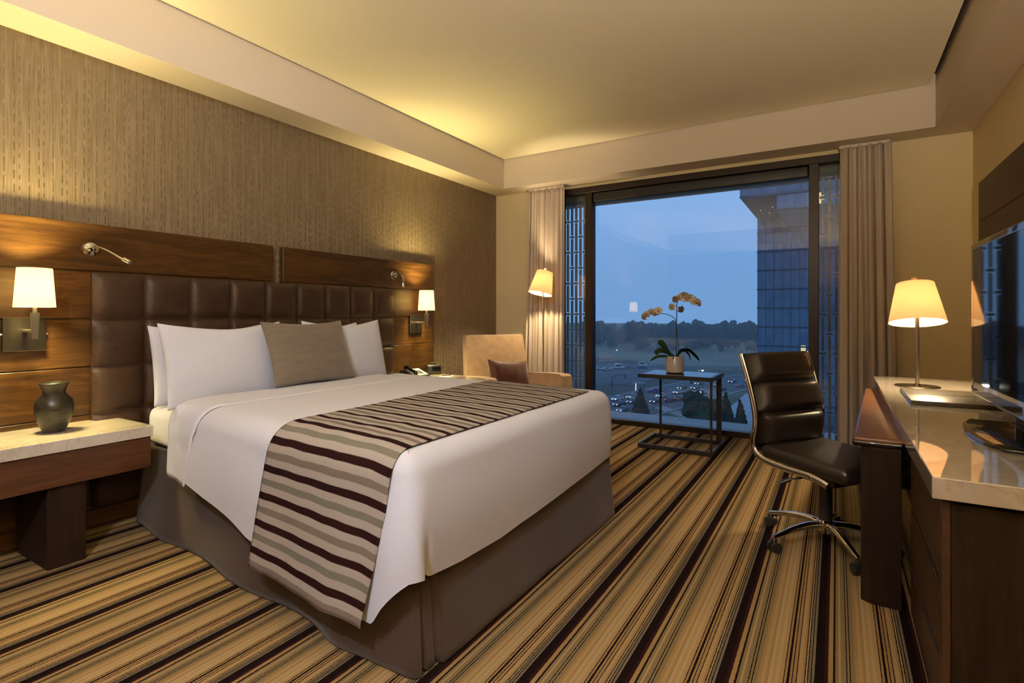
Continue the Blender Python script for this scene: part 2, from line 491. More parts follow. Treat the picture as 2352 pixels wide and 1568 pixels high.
def lattice(x0, n, label, name='lattice_screen'):
    """metal fretwork: staggered vertical bars with short tie blocks"""
    t = thing(name, label, 'screen', (x0, 6.05, -.045))
    bm = NB(); P = .0565
    for i in range(n):
        x = i * P; ph = 0 if i % 2 == 0 else .191; H = 3.0
        z = -.05 + ph - .382
        while z < H:
            a, b = max(0, z + .024), min(H, z + .382 - .024)
            if b > a: bx(bm, x - .013, x + .013, -.012, .012, a, b)
            if 0 < z < H: bx(bm, x - .0265, x + .0265, -.010, .010, z - .0125, z + .0125)
            bx(bm, x - .003, x + .003, .004, .010, max(0, z - .03), max(.001, min(H, z + .03)))
            z += .382
    o = obj('fretwork', bm, LATTICE, t)
    return t
lattice(-3.03, 9, 'pale metal fretwork screen outside the narrow pane behind the floor lamp')
lattice(-.17, 12, 'pale metal fretwork screen outside the narrow pane behind the office chair')

# ------------------------------------------------------------------ curtains
def curtain(name, label, x0, x1, bx0, bx1, folds, seed, y=5.665):
    t = thing(name, label, 'curtain', ((x0 + x1) / 2, y, 0))
    rnd = random.Random(seed); cx = (x0 + x1) / 2
    ph = [rnd.uniform(-.9, .9) for _ in range(folds + 2)]
    def f(u, v):
        z = .018 + v * (2.745 - .018)
        k = v
        x = (bx0 + (bx1 - bx0) * u) * (1 - k) + (x0 + (x1 - x0) * u) * k
        w = u * folds; i = int(w); fr = w - i
        phs = ph[i] * (1 - fr) + ph[min(i + 1, folds + 1)] * fr
        a = .036 * (1 - .55 * v) * (1 + .35 * math.sin(3 * u + seed))
        a *= 1 + .25 * noise.noise(Vector((u * 6, v * 2.2, seed)))
        d = a * math.sin(2 * PI * w + phs + .5 * math.sin(2.1 * v + seed + 2 * u)) + .012 * math.sin(5 * PI * w * .7 + 2 * v)
        x += .012 * math.cos(2 * PI * w + phs) * (1 - v * .3)
        return (x - cx, d, z)
    me = grid(folds * 14, 46, f)
    o = obj('panel', me, CURTAIN, t, True); solidify(o, .003, 0)
    # header tape and the leading hem
    bm = NB(); bx(bm, x0 - cx, x1 - cx, -.012, .012, 2.735, 2.764, .003, 1); obj('header_rail', bm, CEIL_DIM, t)
    return t
lc = curtain('curtain', 'beige linen curtain gathered beside the floor lamp', -3.20, -2.735, -3.275, -2.74, 7, 3)
rc = curtain('curtain', 'beige linen curtain gathered beside the desk, at the window end with the office chair', .020, .400, .000, .445, 6, 11)
# draw wand on the left curtain
bm = NB(); tube(bm, [(.235, -.062, 1.2), (.235, -.062, 2.745)], .005, 8); obj('draw_wand', bm, simple('wand', (.75, .68, .55), .4), lc, True)

# ------------------------------------------------------------------ headboard
HB = thing('headboard', 'wide walnut panelled headboard with square padded brown leather tiles', 'headboard', (XL + .002, 2.6, 0))
def boards(y0, y1, top, n, h=.278, gap=.006, d=.052):
    bm = NB(); z = top
    for i in range(n):
        z0 = max(.01, z - h + gap)
        bx(bm, 0, d, y0 - 2.6, y1 - 2.6, z0, z, .0022, 1); z -= h
        if z < .06: break
    bx(bm, 0, d - .012, y0 - 2.6 + .004, y1 - 2.6 - .004, .01, top - .004)
    return bm
obj('wood_panel', boards(.20, 2.556, 1.773, 7), WALNUT, HB)
obj('wood_panel', boards(2.642, 4.467, 1.773, 7), WALNUT, HB)
def tiles():
    y0, ncol, nrow, s, top = 1.374, 9, 5, .2727, 1.485
    N = 14
    def f(u, v):
        a, b = u * ncol, v * nrow
        fu = (a - math.floor(min(a, ncol - 1e-6))) * 2 - 1; fv = (b - math.floor(min(b, nrow - 1e-6))) * 2 - 1
        k = max(0, (1 - abs(fu) ** 5)) ** .5 * max(0, (1 - abs(fv) ** 5)) ** .5
        g = max(0, 1 - fu * fu) * max(0, 1 - fv * fv)
        n = noise.noise(Vector((a * 1.7, b * 1.7, 0))) * .003
        return (.082 + .030 * k + .010 * g + n * k, y0 - 2.6 + u * ncol * s, top - v * nrow * s)
    return grid(ncol * N, nrow * N, f)
o = obj('leather_panel', tiles(), LEATHER, HB, 'all')
bm = NB(); bx(bm, .054, .084, 1.374 - 2.6, 1.374 + 9 * .2727 - 2.6, .13, 1.485, .004, 1); obj('panel_backing', bm, LEATHER, HB)

# ------------------------------------------------------------------ bedside shelves
NSL = thing('bedside_table', 'cream marble topped walnut bedside shelf holding the black vase', 'bedside table', (-3.4, 1.0, 0))
bm = NB(); prism(bm, [(-.304, -.75), (.172, -.75), (.172, .492), (-.232, .492), (-.232, .372), (-.304, .372)], .575, .634, .003, 2); obj('marble_top', bm, MARBLE, NSL)
bm = NB(); bx(bm, -.230, .160, -.74, .485, .405, .574, .003, 1); obj('apron', bm, WALNUT_DK, NSL)
bm = NB(); bx(bm, -.262, .130, .040, .198, .0, .404, .003, 1); bx(bm, -.262, .133, .062, .180, .12, .40, .002, 1)
obj('leg', bm, ESPRESSO, NSL)
bm = NB(); bx(bm, -.262, .130, -.62, -.46, .0, .404, .003, 1); obj('leg', bm, ESPRESSO_H, NSL)
NSR = thing('bedside_table', 'cream marble topped bedside shelf holding the telephone, beside the armchair', 'bedside table', (-3.4, 3.85, 0))
bm = NB(); prism(bm, [(-.232, -.50), (.255, -.50), (.255, .440), (-.304, .440), (-.304, -.018), (-.232, -.018)], .575, .634, .003, 2); obj('marble_top', bm, MARBLE, NSR)
bm = NB(); bx(bm, -.230, .243, -.49, .432, .405, .574, .003, 1); obj('apron', bm, WALNUT_DK, NSR)
bm = NB(); bx(bm, -.262, .150, -.1, .06, .0, .404, .003, 1); obj('leg', bm, ESPRESSO_H, NSR)

# ------------------------------------------------------------------ wall sconces
def sconce(y, label):
    t = thing('wall_sconce', label, 'wall lamp', (XL + .054, y, 1.14))
    bm = NB(); bx(bm, .0, .020, -.090, .090, -.090, .090, .002, 1); obj('back_plate', bm, PLATE, t)
    for s in (-1, 1):
        bm = NB(); cyl(bm, (.010, s * .090, 0), (.010, s * .099, 0), .006, 12); obj('screw', bm, CHROME, t, True)
    bm = NB(); bx(bm, .020, .155, -.010, .010, .012, .026, .002, 1); obj('arm', bm, STEEL, t)
    bm = NB()
    prof = [(.0105, -.022), (.0155, .115)]
    for (r0, z0), (r1, z1) in zip(prof, prof[1:]):
        a = [bm.verts.new((.155 + x * r0, y_ * r0, z0)) for x, y_ in ((-1, -1), (1, -1), (1, 1), (-1, 1))]
        b = [bm.verts.new((.155 + x * r1, y_ * r1, z1)) for x, y_ in ((-1, -1), (1, -1), (1, 1), (-1, 1))]
        bm.faces.new(a[::-1]); bm.faces.new(b)
        for i in range(4): bm.faces.new((a[i], a[(i + 1) % 4], b[(i + 1) % 4], b[i]))
    obj('stem', bm, STEEL, t)
    bm = NB(); lathe(bm, [(0, .112), (.009, .112), (.009, .165), (0, .165)], 16, (.155, 0)); obj('lamp_holder', bm, STEEL, t, True)
    bm = NB(); lathe(bm, [(.085, .143), (.0715, .345), (.0695, .345), (.083, .143), (.085, .143)], 48, (.155, 0)); obj('lamp_shade', bm, SHADE_W, t, True)
    bm = NB(); lathe(bm, [(0, .165), (.014, .17), (.024, .20), (.026, .225), (.016, .250), (0, .256)], 16, (.155, 0)); obj('bulb', bm, BULB, t, True)
    return t
sconce(1.078, 'lit wall sconce with white shade above the black vase')
sconce(4.170, 'lit wall sconce with white shade above the telephone')

# ------------------------------------------------------------------ reading lights
def reading_light(y, pts, label):
    t = thing('reading_light', label, 'reading light', (XL + .054, y, 1.625))
    bm = NB(); xform(lathe(bm, [(0, 0), (.042, 0), (.042, .006), (.036, .014), (.018, .018), (.016, .034), (0, .036)], 32), Matrix.Rotation(PI / 2, 4, 'Y')); obj('rosette', bm, CHROME, t, True)
    p = smooth_path(pts[:-1], 8)
    bm = NB(); tube(bm, p, .0065, 12); obj('arm', bm, CHROME, t, True)
    a, b = Vector(pts[-2]), Vector(pts[-1])
    bm = NB(); d = (b - a)
    tube(bm, [a, a + d * .06, a + d * .08, a + d * .94, b], [.008, .014, .0155, .0155, .013], 20); obj('lamp_head', bm, CHROME, t, True)
    bm = NB(); tube(bm, [b, b + d * .03], [.010, .010], 14); obj('lens', bm, simple('led_lens', (.25, .24, .22), .1), t, True)
    return t
reading_light(1.377, [(.02, 0, .004), (.06, .005, .010), (.11, .035, -.010), (.155, .068, -.042), (.185, .090, -.062), (.215, .112, -.082)],
              'chrome reading light with a straight arm above the left end of the leather headboard')
reading_light(3.859, [(.02, 0, .004), (.06, -.006, .008), (.11, -.010, -.004), (.145, -.020, -.045), (.155, -.030, -.080), (.158, -.034, -.118)],
              'chrome reading light with drooping curved arm above the right end of the leather headboard')
# ------------------------------------------------------------------ bed
BED = thing('bed', 'large bed with white mattress and taupe fabric skirt', 'bed', (-2.4, 2.3, 0))
BO = Vector((-2.4, 2.3, 0))

def pl(tab, x):
    if x <= tab[0][0]: return tab[0][1]
    for (a, b), (c, d) in zip(tab, tab[1:]):
        if x <= c: return b + (d - b) * (x - a) / (c - a)
    return tab[-1][1]

def perimeter(corners, rad, step=.03):
    """rounded closed outline through 4 corners -> [(pos2d, outward normal, side index + fraction)]"""
    out = []; n = len(corners)
    C = [Vector(c) for c in corners]
    for i in range(n):
        a, b, c = C[i], C[(i + 1) % n], C[(i + 2) % n]
        d = (b - a).normalized(); L = (b - a).length; d2 = (c - b).normalized()
        nrm = Vector((d.y, -d.x)); nrm2 = Vector((d2.y, -d2.x))
        k = max(2, int((L - 2 * rad) / step))
        for j in range(k):
            t = (rad + (L - 2 * rad) * j / k) / L
            out.append((a + (b - a) * t, nrm, i + t))
        p0 = b - d * rad; p1 = b + d2 * rad
        for j in range(8):
            t = j / 8
            p = p0 * (1 - t) ** 2 + b * 2 * t * (1 - t) + p1 * t * t
            out.append((p, (nrm * (1 - t) + nrm2 * t).normalized(), i + 1 - .0001 + t * .0001))
    return out

# skirt: floor-length fabric with an inverted pleat at the near foot corner
def skirt():
    # order: near-head -> near-foot -> far-foot -> far-head (outward normals point out)
    P = perimeter([(-3.59, 1.60), (-1.235, 1.405), (-1.205, 3.16), (-3.59, 3.23)], .03, .008)
    bm = NB(); rows = 16; R = []
    for k in range(rows + 1):
        t = k / rows; ring = []
        for p, n, s in P:
            z = .46 * (1 - t) + .006
            fl = .045 * t ** 1.3
            w = .014 * t * math.sin(p.x * 7.5 + .5) * (1 if s < 1 else .6) + .012 * t * noise.noise(Vector((p.x * 3, p.y * 3, 1.3)))
            if s < 1 and p.x > -1.8: w += .016 * t * math.exp(-((p.x + 1.62) / .1) ** 2)
            # pleat grooves either side of the near foot corner
            g = 0
            if p.x > -1.40 and p.y < 1.70:
                e = (p.y - 1.438) if s > .9999 else -.03 + (p.x + 1.243)
                g -= .022 * (1 / (1 + math.exp(-(e + .012) / .003)) - 1 / (1 + math.exp(-(e - .052) / .003)))
                g -= .030 * (math.exp(-((e + .012) / .006) ** 2) + math.exp(-((e - .052) / .006) ** 2)) * (.35 + .65 * t)
            q = p + n * (fl + w + g)
            ring.append(bm.verts.new((q.x - BO.x, q.y - BO.y, z)))
        R.append(ring)
    m = len(P)
    for a, b in zip(R, R[1:]):
        for i in range(m): bm.faces.new((a[i], a[(i + 1) % m], b[(i + 1) % m], b[i]))
    bm.faces.new(R[0])
    return bm
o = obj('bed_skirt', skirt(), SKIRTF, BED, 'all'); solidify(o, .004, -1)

bm = NB(); prism(bm, [(-3.52 - BO.x, 1.585 - BO.y), (-1.29 - BO.x, 1.455 - BO.y), (-1.29 - BO.x, 3.08 - BO.y), (-3.52 - BO.x, 3.14 - BO.y)], .468, .700, .06, 5)
obj('mattress', bm, COTTON, BED, True)

# fitted sheet bulging over the near head corner of the mattress
# duvet -------------------------------------------------------------------
ZT = .775
DC = [(-3.02, 1.475), (-1.195, 1.315), (-1.185, 3.17), (-3.02, 3.24)]
def hem_z(p, s):
    if s < 1:
        base = pl([(-3.03, .455), (-2.97, .425), (-2.76, .41), (-2.55, .37), (-2.35, .33), (-2.18, .285), (-1.7, .235), (-1.42, .195), (-1.34, .20), (-1.215, .37)], p.x)
        return base
    if s < 2: return pl([(1.30, .37), (1.42, .352), (1.60, .33), (1.87, .318), (2.39, .345), (3.0, .37), (3.2, .38)], p.y)
    if s < 3: return .40
    return .60
def duvet():
    P = perimeter(DC, .095, .014)
    ctr = Vector(((DC[0][0] + DC[1][0]) / 2, (DC[0][1] + DC[2][1]) / 2))
    bm = NB(); rings = []
    NA, NV = 7, 14
    def r_of(s):
        return .115 if s < .9 else (lerp(.115, .085, (s - .9) / .1) if s < 1 else (.085 if s < 2 else (.088 if s < 3 else .03)))
    def wr(x, y, z, a): return a * noise.noise(Vector((x * 2.2, y * 2.2, z * 3))) + a * .4 * noise.noise(Vector((x * 7, y * 6, z * 8)))
    # inner cap rings
    for k in (0.0, .25, .5, .75, .93, 1.0):
        ring = []
        for p, n, s in P:
            q0 = p - n * r_of(s)
            q = Vector((lerp(ctr.x + (q0.x - ctr.x) * .6, q0.x, k), lerp(ctr.y + (q0.y - ctr.y) * .06, q0.y, k)))
            crown = .010 * (1 - k)
            ring.append(bm.verts.new((q.x, q.y, ZT + crown + wr(q.x, q.y, 0, .004))))
        rings.append(ring)
    for k in range(1, NA + 1):
        a = k / NA * PI / 2; ring = []
        for p, n, s in P:
            r = r_of(s); q = p - n * (r - r * math.sin(a))
            ring.append(bm.verts.new((q.x, q.y, ZT - r + r * math.cos(a) + wr(q.x, q.y, 1, .003))))
        rings.append(ring)
    for k in range(1, NV + 1):
        t = k / NV; ring = []
        for p, n, s in P:
            r = r_of(s); z0 = ZT - r; h = hem_z(p, s); z = lerp(z0, h, t)
            fl = .012 * math.sin(t * PI) + (.030 if s < 1 else .006) * t
            w = .006 * t * math.sin(p.x * 9 + p.y * 5) + wr(p.x, p.y, z, .005)
            # tucked corner fold running down just past the near foot corner
            d = (p.y - 1.372 - .02 * t) if s > .999 and s < 2 else 9
            g = -.028 * math.exp(-(d / .012) ** 2) * min(1, max(0, (t - .2) * 1.8)) + .012 * math.exp(-((d + .03) / .02) ** 2) * t
            q = p + n * (fl + w + g)
            ring.append(bm.verts.new((q.x, q.y, z)))
        rings.append(ring)
    m = len(P)
    for a, b in zip(rings, rings[1:]):
        for i in range(m): bm.faces.new((a[i], a[(i + 1) % m], b[(i + 1) % m], b[i]))
    bm.faces.new(rings[0])
    bmesh.ops.translate(bm, verts=bm.verts[:], vec=-BO)
    return bm
DV = obj('duvet', duvet(), SATEEN, None, 'all'); DV.location = BO
tag(DV, 'white duvet with a long rounded foot end hanging over the taupe skirt', 'duvet')

def near_y(x): return lerp(1.475, 1.315, (x + 3.02) / 1.825)
def far_y(x): return lerp(3.24, 3.17, (x + 3.02) / 1.825)
def over(x, d, off, flare=.0, xs=None):
    """point on the bed section at x: d = metres from the start of the near edge rounding (negative: on top)"""
    r = pl([(-1.3775, .115), (-1.195, .085)], x); y = near_y(x); zt = ZT
    if d <= 0: return Vector((x, y + r - d, zt + off))
    L = r * PI / 2
    if d < L:
        a = d / r; return Vector((x, y + r - (r + off) * math.sin(a), zt - r + (r + off) * math.cos(a)))
    e = d - L
    return Vector((x, y - off - flare * e, zt - r - e))
# turned-down top sheet: flat band with a piped edge, at the head end of the duvet
def sheet_band():
    def f(u, v):
        d = lerp(-1.42, lerp(.425, .455, u), v)
        xx = lerp(-3.03, -2.66, u) if v < .72 else lerp(lerp(-3.03, -2.99, (v - .72) / .28), lerp(-2.66, -2.78, (v - .72) / .28), u)
        p = over(xx, d, .0065, .05)
        p.z += .004 * noise.noise(Vector((p.x * 5, p.y * 5, 2)))
        if d > .18: p.y -= .010 + .008 * math.sin(p.x * 40) * (1 - u)
        return tuple(p - BO)
    return grid(14, 70, f)
sb = obj('turned_down_sheet', sheet_band(), COTTON, None, 'all'); sb.location = BO; solidify(sb, .004, 0)
tag(sb, 'white top sheet turned down with a piped edge in front of the pillows', 'sheet')
pts = []
for i in range(61):
    v = i / 60; d = lerp(-1.42, .45, v)
    xx = -2.66 if v < .72 else lerp(-2.66, -2.78, (v - .72) / .28)
    p = over(xx, d, .008, .05)
    if d > .18: p.y -= .010
    pts.append(tuple(p - BO))
bm = NB(); tube(bm, pts, .0062, 8); obj('piping', bm, PIPING, sb, True)

# striped runner across the foot of the bed
def run_uvd(v): return lerp(-1.56, .64, v)
def runner_pt(u, v):
    d = run_uvd(v)
    k = min(1, max(0, d / .70))
    xl = pl([(-1.56, -2.05), (0, -2.00), (.20, -2.045), (.40, -2.07), (.62, -2.085)], d)
    xr = pl([(-1.56, -1.275), (0, -1.282), (.12, -1.275), (.25, -1.285), (.45, -1.325), (.62, -1.365)], d)
    x = lerp(xl, xr, u)
    p = over(x, d, lerp(lerp(.017, .010, u ** 3), .014, min(1, k * 6)), .10)
    p.z += .0012 * math.sin(x * 30 + d * 11) * (1 - k) + .0022 * noise.noise(Vector((p.x * 12, d * 14, 4)))
    if d > .18:
        e = (d - .18) / .52
        p.y -= e * (.022 * math.exp(-((u - .72) / .16) ** 2) + .010 + .004 * math.sin(x * 22 + d * 4))
        p.z -= e * (.012 * (u - .3) - .012 * math.exp(-((u - .85) / .1) ** 2))
    return p
def runner_f(u, v): return tuple(runner_pt(u, v) - BO)
ru = obj('bed_runner', grid(48, 150, runner_f, lambda u, v: (u * .76, run_uvd(v) + 1.56 + .012)), RUNNER, None, 'all'); ru.location = BO; solidify(ru, .004, 1)
tag(ru, 'striped beige, grey and dark plum bed runner draped over the foot of the bed', 'bed runner')

# pillows -------------------------------------------------------------------
def pillow(name, label, cat, mat, w, h, t, loc, lean, yaw=0.0, seed=0, group=None, pinch=.04, roll=0.0, dip=.2):
    bm = pillow_bm(w, h, t, pinch, seed=seed, dip=dip)
    # local: x = width, y = thickness, z = height -> face +X of the room, leaning back to the headboard
    M = Matrix.Translation(loc) @ Matrix.Rotation(yaw, 4, 'Z') @ Matrix.Rotation(-lean, 4, 'Y') @ Matrix.Rotation(roll, 4, 'X') @ Matrix.Rotation(PI / 2, 4, 'Z')
    o = obj(name, bm, mat, None, 'all'); o.matrix_world = M
    tag(o, label, cat, group); return o
pillow('pillow', 'white pillow standing against the headboard behind its near twin, at the vase side', 'pillow', COTTON, .77, .48, .15, (-3.40, 1.955, .706), .16, .02, 1)
pillow('pillow', 'large white pillow at the vase side, in front of the pillow it overlaps', 'pillow', COTTON, .77, .505, .17, (-3.175, 1.93, .708), .26, -.03, 5)
pillow('pillow', 'white pillow mostly hidden behind the one at the telephone side', 'pillow', COTTON, .73, .47, .15, (-3.385, 2.80, .712), .14, .02, 9)
pillow('pillow', 'large white pillow at the telephone side, half covered by the taupe cushion', 'pillow', COTTON, .76, .50, .16, (-3.165, 2.855, .712), .22, .02, 13)
pillow('cushion', 'square taupe cushion leaning on the white pillows at the centre of the bed', 'cushion', TAUPE, .65, .44, .15, (-2.985, 2.395, .787), .36, .0, 21, pinch=.07, dip=.13)
# ------------------------------------------------------------------ things on the bedside shelves
VZ = thing('vase', 'black engraved clay vase with flared rim on the marble bedside shelf', 'vase', (-3.50, 1.142, .634))
bm = NB(); prof = [(0, 0), (.056, 0), (.059, .012), (.078, .052), (.094, .105), (.096, .135), (.088, .165), (.062, .192), (.054, .203), (.056, .215), (.066, .240), (.0745, .250), (.0755, .254), (.072, .256), (.062, .240), (.048, .212), (.048, .195), (.075, .165), (.083, .13), (.07, .06), (.04, .015), (0, .012)]
lathe(bm, [(r * .86, z) for r, z in prof], 56); obj('vase_body', bm, VASE, VZ, True)

PH = thing('telephone', 'black corded telephone with white button panel on the bedside shelf', 'telephone', (-3.50, 3.93, .634), math.radians(-8))
bm = NB()
sec = [(-.10, 0), (.11, 0), (.115, .018), (-.06, .075), (-.10, .062)]
a = [bm.verts.new((x, -.10, z)) for x, z in sec]; b = [bm.verts.new((x, .11, z)) for x, z in sec]
bm.faces.new(a[::-1]); bm.faces.new(b)
for i in range(5): bm.faces.new((a[i], a[(i + 1) % 5], b[(i + 1) % 5], b[i]))
bmesh.ops.bevel(bm, geom=bm.edges[:], offset=.006, segments=2, affect='EDGES')
obj('phone_base', bm, BLACKPLASTIC, PH, True)
S = math.atan2(.018 - .075, .115 + .06)
def on_slope(bm): return xform(bm, Matrix.Translation((-.06, 0, .0765)) @ Matrix.Rotation(-S, 4, 'Y'))
bm = NB(); bx(bm, .012, .165, -.02, .095, 0, .004, .002, 1); obj('button_panel', on_slope(bm), simple('phone_panel', (.72, .68, .58), .5), PH)
for r in range(4):
    for c in range(3):
        bm = NB(); bx(bm, .062 + r * .021, .076 + r * .021, .002 + c * .022, .018 + c * .022, .004, .008, .0015, 1); obj('button', on_slope(bm), BLACKPLASTIC, PH)
bm = NB(); tube(bm, smooth_path([(-.0, -.065, .012), (.02, -.065, .034), (.085, -.065, .030), (.150, -.065, .034), (.17, -.065, .012)], 5), [.018] * 6 + [.014] * 9 + [.018] * 6, 12); obj('handset', on_slope(bm), GLOSSBLACK, PH, True)

CK = thing('clock_radio', 'small black clock radio dock beside the telephone', 'clock radio', (-3.53, 4.255, .634), math.radians(-40))
bm = NB(); bx(bm, -.062, .062, -.075, .075, 0, .092, .012, 3); obj('case', bm, BLACKPLASTIC, CK, True)
bm = NB(); bx(bm, .060, .0655, -.02, .060, .028, .075, .001, 1); obj('display', bm, GLOSSBLACK, CK)
bm = NB(); bx(bm, -.045, .045, -.055, .055, .092, .096, .002, 1); obj('top_plate', bm, simple('dark_grey_plastic', (.06, .055, .045), .4), CK)
bm = NB(); bx(bm, -.018, .012, -.03, .03, .096, .114, .003, 1); obj('dock', bm, BLACKPLASTIC, CK)
bm = NB(); bx(bm, .0625, .066, -.066, -.03, .02, .08, .001, 1); obj('speaker_grille', bm, simple('grille', (.03, .03, .03), .8), CK)

NP = thing('notepad', 'white notepad lying on the bedside shelf beside the clock radio', 'notepad', (-3.27, 4.14, .634), math.radians(20))
bm = NB(); bx(bm, -.055, .055, -.075, .075, 0, .005, .001, 1); obj('sheets', bm, PAPER, NP)
bm = NB(); bx(bm, -.055, .055, .062, .075, .005, .0065); obj('binding', bm, simple('grey_card', (.3, .28, .25), .7), NP)
PN = thing('pen', 'black pen lying on the white notepad', 'pen', (-3.27, 4.15, .6445), math.radians(62))
bm = NB(); cyl(bm, (-.055, 0, 0), (.04, 0, 0), .0042, 10); obj('barrel', bm, BLACKPLASTIC, PN, True)
bm = NB(); tube(bm, [(.04, 0, 0), (.058, 0, 0)], [.0042, .0012], 10); obj('tip', bm, CHROME, PN, True)

# ------------------------------------------------------------------ armchair in the corner
AC = thing('armchair', 'tan suede armchair in the corner by the floor lamp', 'armchair', (-3.10, 4.87, 0), math.radians(-32))
# local: x forward, y left
bm = NB()
def back_f(u, v, s):
    z = lerp(.30, 1.012, v); lean = lerp(.02, -.155, v); hw = lerp(.385, .345, v)
    return (lean + (0 if s else -.13 + .03 * v), lerp(-hw, hw, u), z)
nu, nv = 8, 10
F = [[bm.verts.new(back_f(i / nu, j / nv, 1)) for i in range(nu + 1)] for j in range(nv + 1)]
B = [[bm.verts.new(back_f(i / nu, j / nv, 0)) for i in range(nu + 1)] for j in range(nv + 1)]
for j in range(nv):
    for i in range(nu):
        bm.faces.new((F[j][i], F[j][i + 1], F[j + 1][i + 1], F[j + 1][i])); bm.faces.new((B[j][i], B[j + 1][i], B[j + 1][i + 1], B[j][i + 1]))
    bm.faces.new((F[j][0], F[j + 1][0], B[j + 1][0], B[j][0])); bm.faces.new((F[j][nu], B[j][nu], B[j + 1][nu], F[j + 1][nu]))
for i in range(nu):
    bm.faces.new((F[nv][i], F[nv][i + 1], B[nv][i + 1], B[nv][i])); bm.faces.new((F[0][i], B[0][i], B[0][i + 1], F[0][i + 1]))
es = [e for e in bm.edges if len(e.link_faces) == 2 and e.calc_face_angle(0) > 1.0]
bmesh.ops.bevel(bm, geom=es, offset=.022, segments=4, affect='EDGES', profile=.5, clamp_overlap=True)
obj('backrest', bm, SUEDE, AC, True)
for s in (-1, 1):
    bm = NB()
    prof = [(-.06, .20), (.66, .20), (.69, .26), (.69, .58), (.67, .622), (.62, .640), (.35, .628), (0, .596), (-.06, .588)]
    y0, y1 = (.355 * s, .470 * s); 
    a = [bm.verts.new((x, min(y0, y1), z)) for x, z in prof]; b = [bm.verts.new((x, max(y0, y1), z)) for x, z in prof]
    bm.faces.new(a[::-1]); bm.faces.new(b)
    n = len(prof)
    for i in range(n): bm.faces.new((a[i], a[(i + 1) % n], b[(i + 1) % n], b[i]))
    es = [e for e in bm.edges if e.calc_face_angle(0) > 1.0]
    bmesh.ops.bevel(bm, geom=es, offset=.028, segments=4, affect='EDGES', clamp_overlap=True)
    obj('armrest', bm, SUEDE, AC, True)
bm = NB(); bx(bm, .0, .68, -.35, .35, .33, .46, .045, 5); obj('seat_cushion', bm, SUEDE, AC, True)
bm = NB(); bx(bm, -.08, .66, -.352, .352, .20, .328, .01, 2); obj('seat_frame', bm, SUEDE, AC, True)
for x in (-.02, .60):
    for y in (-.38, .38):
        bm = NB(); tube(bm, [(x, y, .0), (x, y, .202)], [.016, .024], 14); obj('leg', bm, ESPRESSO, AC, True)
# lumbar cushion
bm = pillow_bm(.52, .30, .15, .09, seed=31)
th = math.radians(-32)
M = Matrix.Translation((-3.10, 4.87, 0)) @ Matrix.Rotation(th, 4, 'Z') @ Matrix.Translation((.205, .02, .476)) @ Matrix.Rotation(math.radians(12), 4, 'Z') @ Matrix.Rotation(-.33, 4, 'Y') @ Matrix.Rotation(math.radians(-5), 4, 'X') @ Matrix.Rotation(PI / 2, 4, 'Z')
o = obj('cushion', bm, PLUM, None, 'all'); o.matrix_world = M
tag(o, 'dark plum brown satin cushion lying in the tan armchair', 'cushion')

# ------------------------------------------------------------------ lamps with cone shades
def cone_lamp(t, z0, z1, r0, r1, tilt=(0, 0, 0), cx=0, cy=0, open_top=False):
    Mt = Matrix.Translation((cx, cy, z0)) @ Matrix.Rotation(tilt[0], 4, 'X') @ Matrix.Rotation(tilt[1], 4, 'Y')
    h = z1 - z0
    bm = NB(); lathe(bm, [(r0, 0), (r1, h), (r1 - .003, h), (r0 - .003, 0), (r0, 0)], 64); obj('lamp_shade', xform(bm, Mt), SHADE_F, t, True)
    if not open_top:
      bm = NB(); lathe(bm, [(r1 - .004, h - .006), (.018, h - .004), (.018, h - .001), (r1 - .004, h - .002), (r1 - .004, h - .006)], 48); obj('shade_top', xform(bm, Mt), SHADE_F, t, True)
    bm = NB(); lathe(bm, [(0, h - .01), (.008, h - .01), (.008, h + .012), (.017, h + .014), (.019, h + .036), (.012, h + .044), (0, h + .046)], 20); obj('finial', xform(bm, Mt), simple('cream_finial', (.70, .52, .32), .4), t, True)
    bm = NB(); lathe(bm, [(0, h * .42), (.02, h * .44), (.034, h * .6), (.03, h * .72), (0, h * .8)], 16); obj('bulb', xform(bm, Mt), BULB, t, True)
    return Mt

DL = thing('table_lamp', 'lit table lamp with cone shade and round metal base on the marble desk', 'table lamp', (.446, 4.30, .780))
bm = NB(); lathe(bm, [(0, 0), (.120, 0), (.122, .003), (.118, .006), (.02, .008), (.014, .018), (0, .018)], 64); obj('base', bm, simple('dark_bronze_base', (.16, .12, .08), .3, 1), DL, True)
bm = NB(); cyl(bm, (0, 0, .012), (0, 0, .445), .0115, 24); obj('pole', bm, STEEL, DL, True)
cone_lamp(DL, .412, .672, .155, .102, (math.radians(-12.5), math.radians(-1.5), 0))

FL = thing('floor_lamp', 'lit floor lamp with tilted cone shade between the armchair and curtain', 'floor lamp', (-2.845, 5.36, 0))
bm = NB(); lathe(bm, [(0, 0), (.13, 0), (.132, .006), (.125, .012), (.02, .016), (.014, .03), (0, .03)], 48); obj('base', bm, simple('bronze_base', (.16, .12, .08), .3, 1), FL, True)
bm = NB(); cyl(bm, (0, 0, .02), (0, 0, 1.50), .009, 20); obj('pole', bm, STEEL, FL, True)
cone_lamp(FL, 1.475, 1.735, .138, .092, (math.radians(-13), math.radians(7), 0), -.028, -.02, True)
bm = NB()
for k in range(3):
    a = 2 * PI * k / 3; cyl(bm, (0, 0, .254), (.088 * math.cos(a), .088 * math.sin(a), .254), .002, 6)
obj('shade_spider', xform(bm, Matrix.Translation((-.028, -.02, 1.475)) @ Matrix.Rotation(math.radians(-13), 4, 'X') @ Matrix.Rotation(math.radians(7), 4, 'Y')), STEEL, FL)

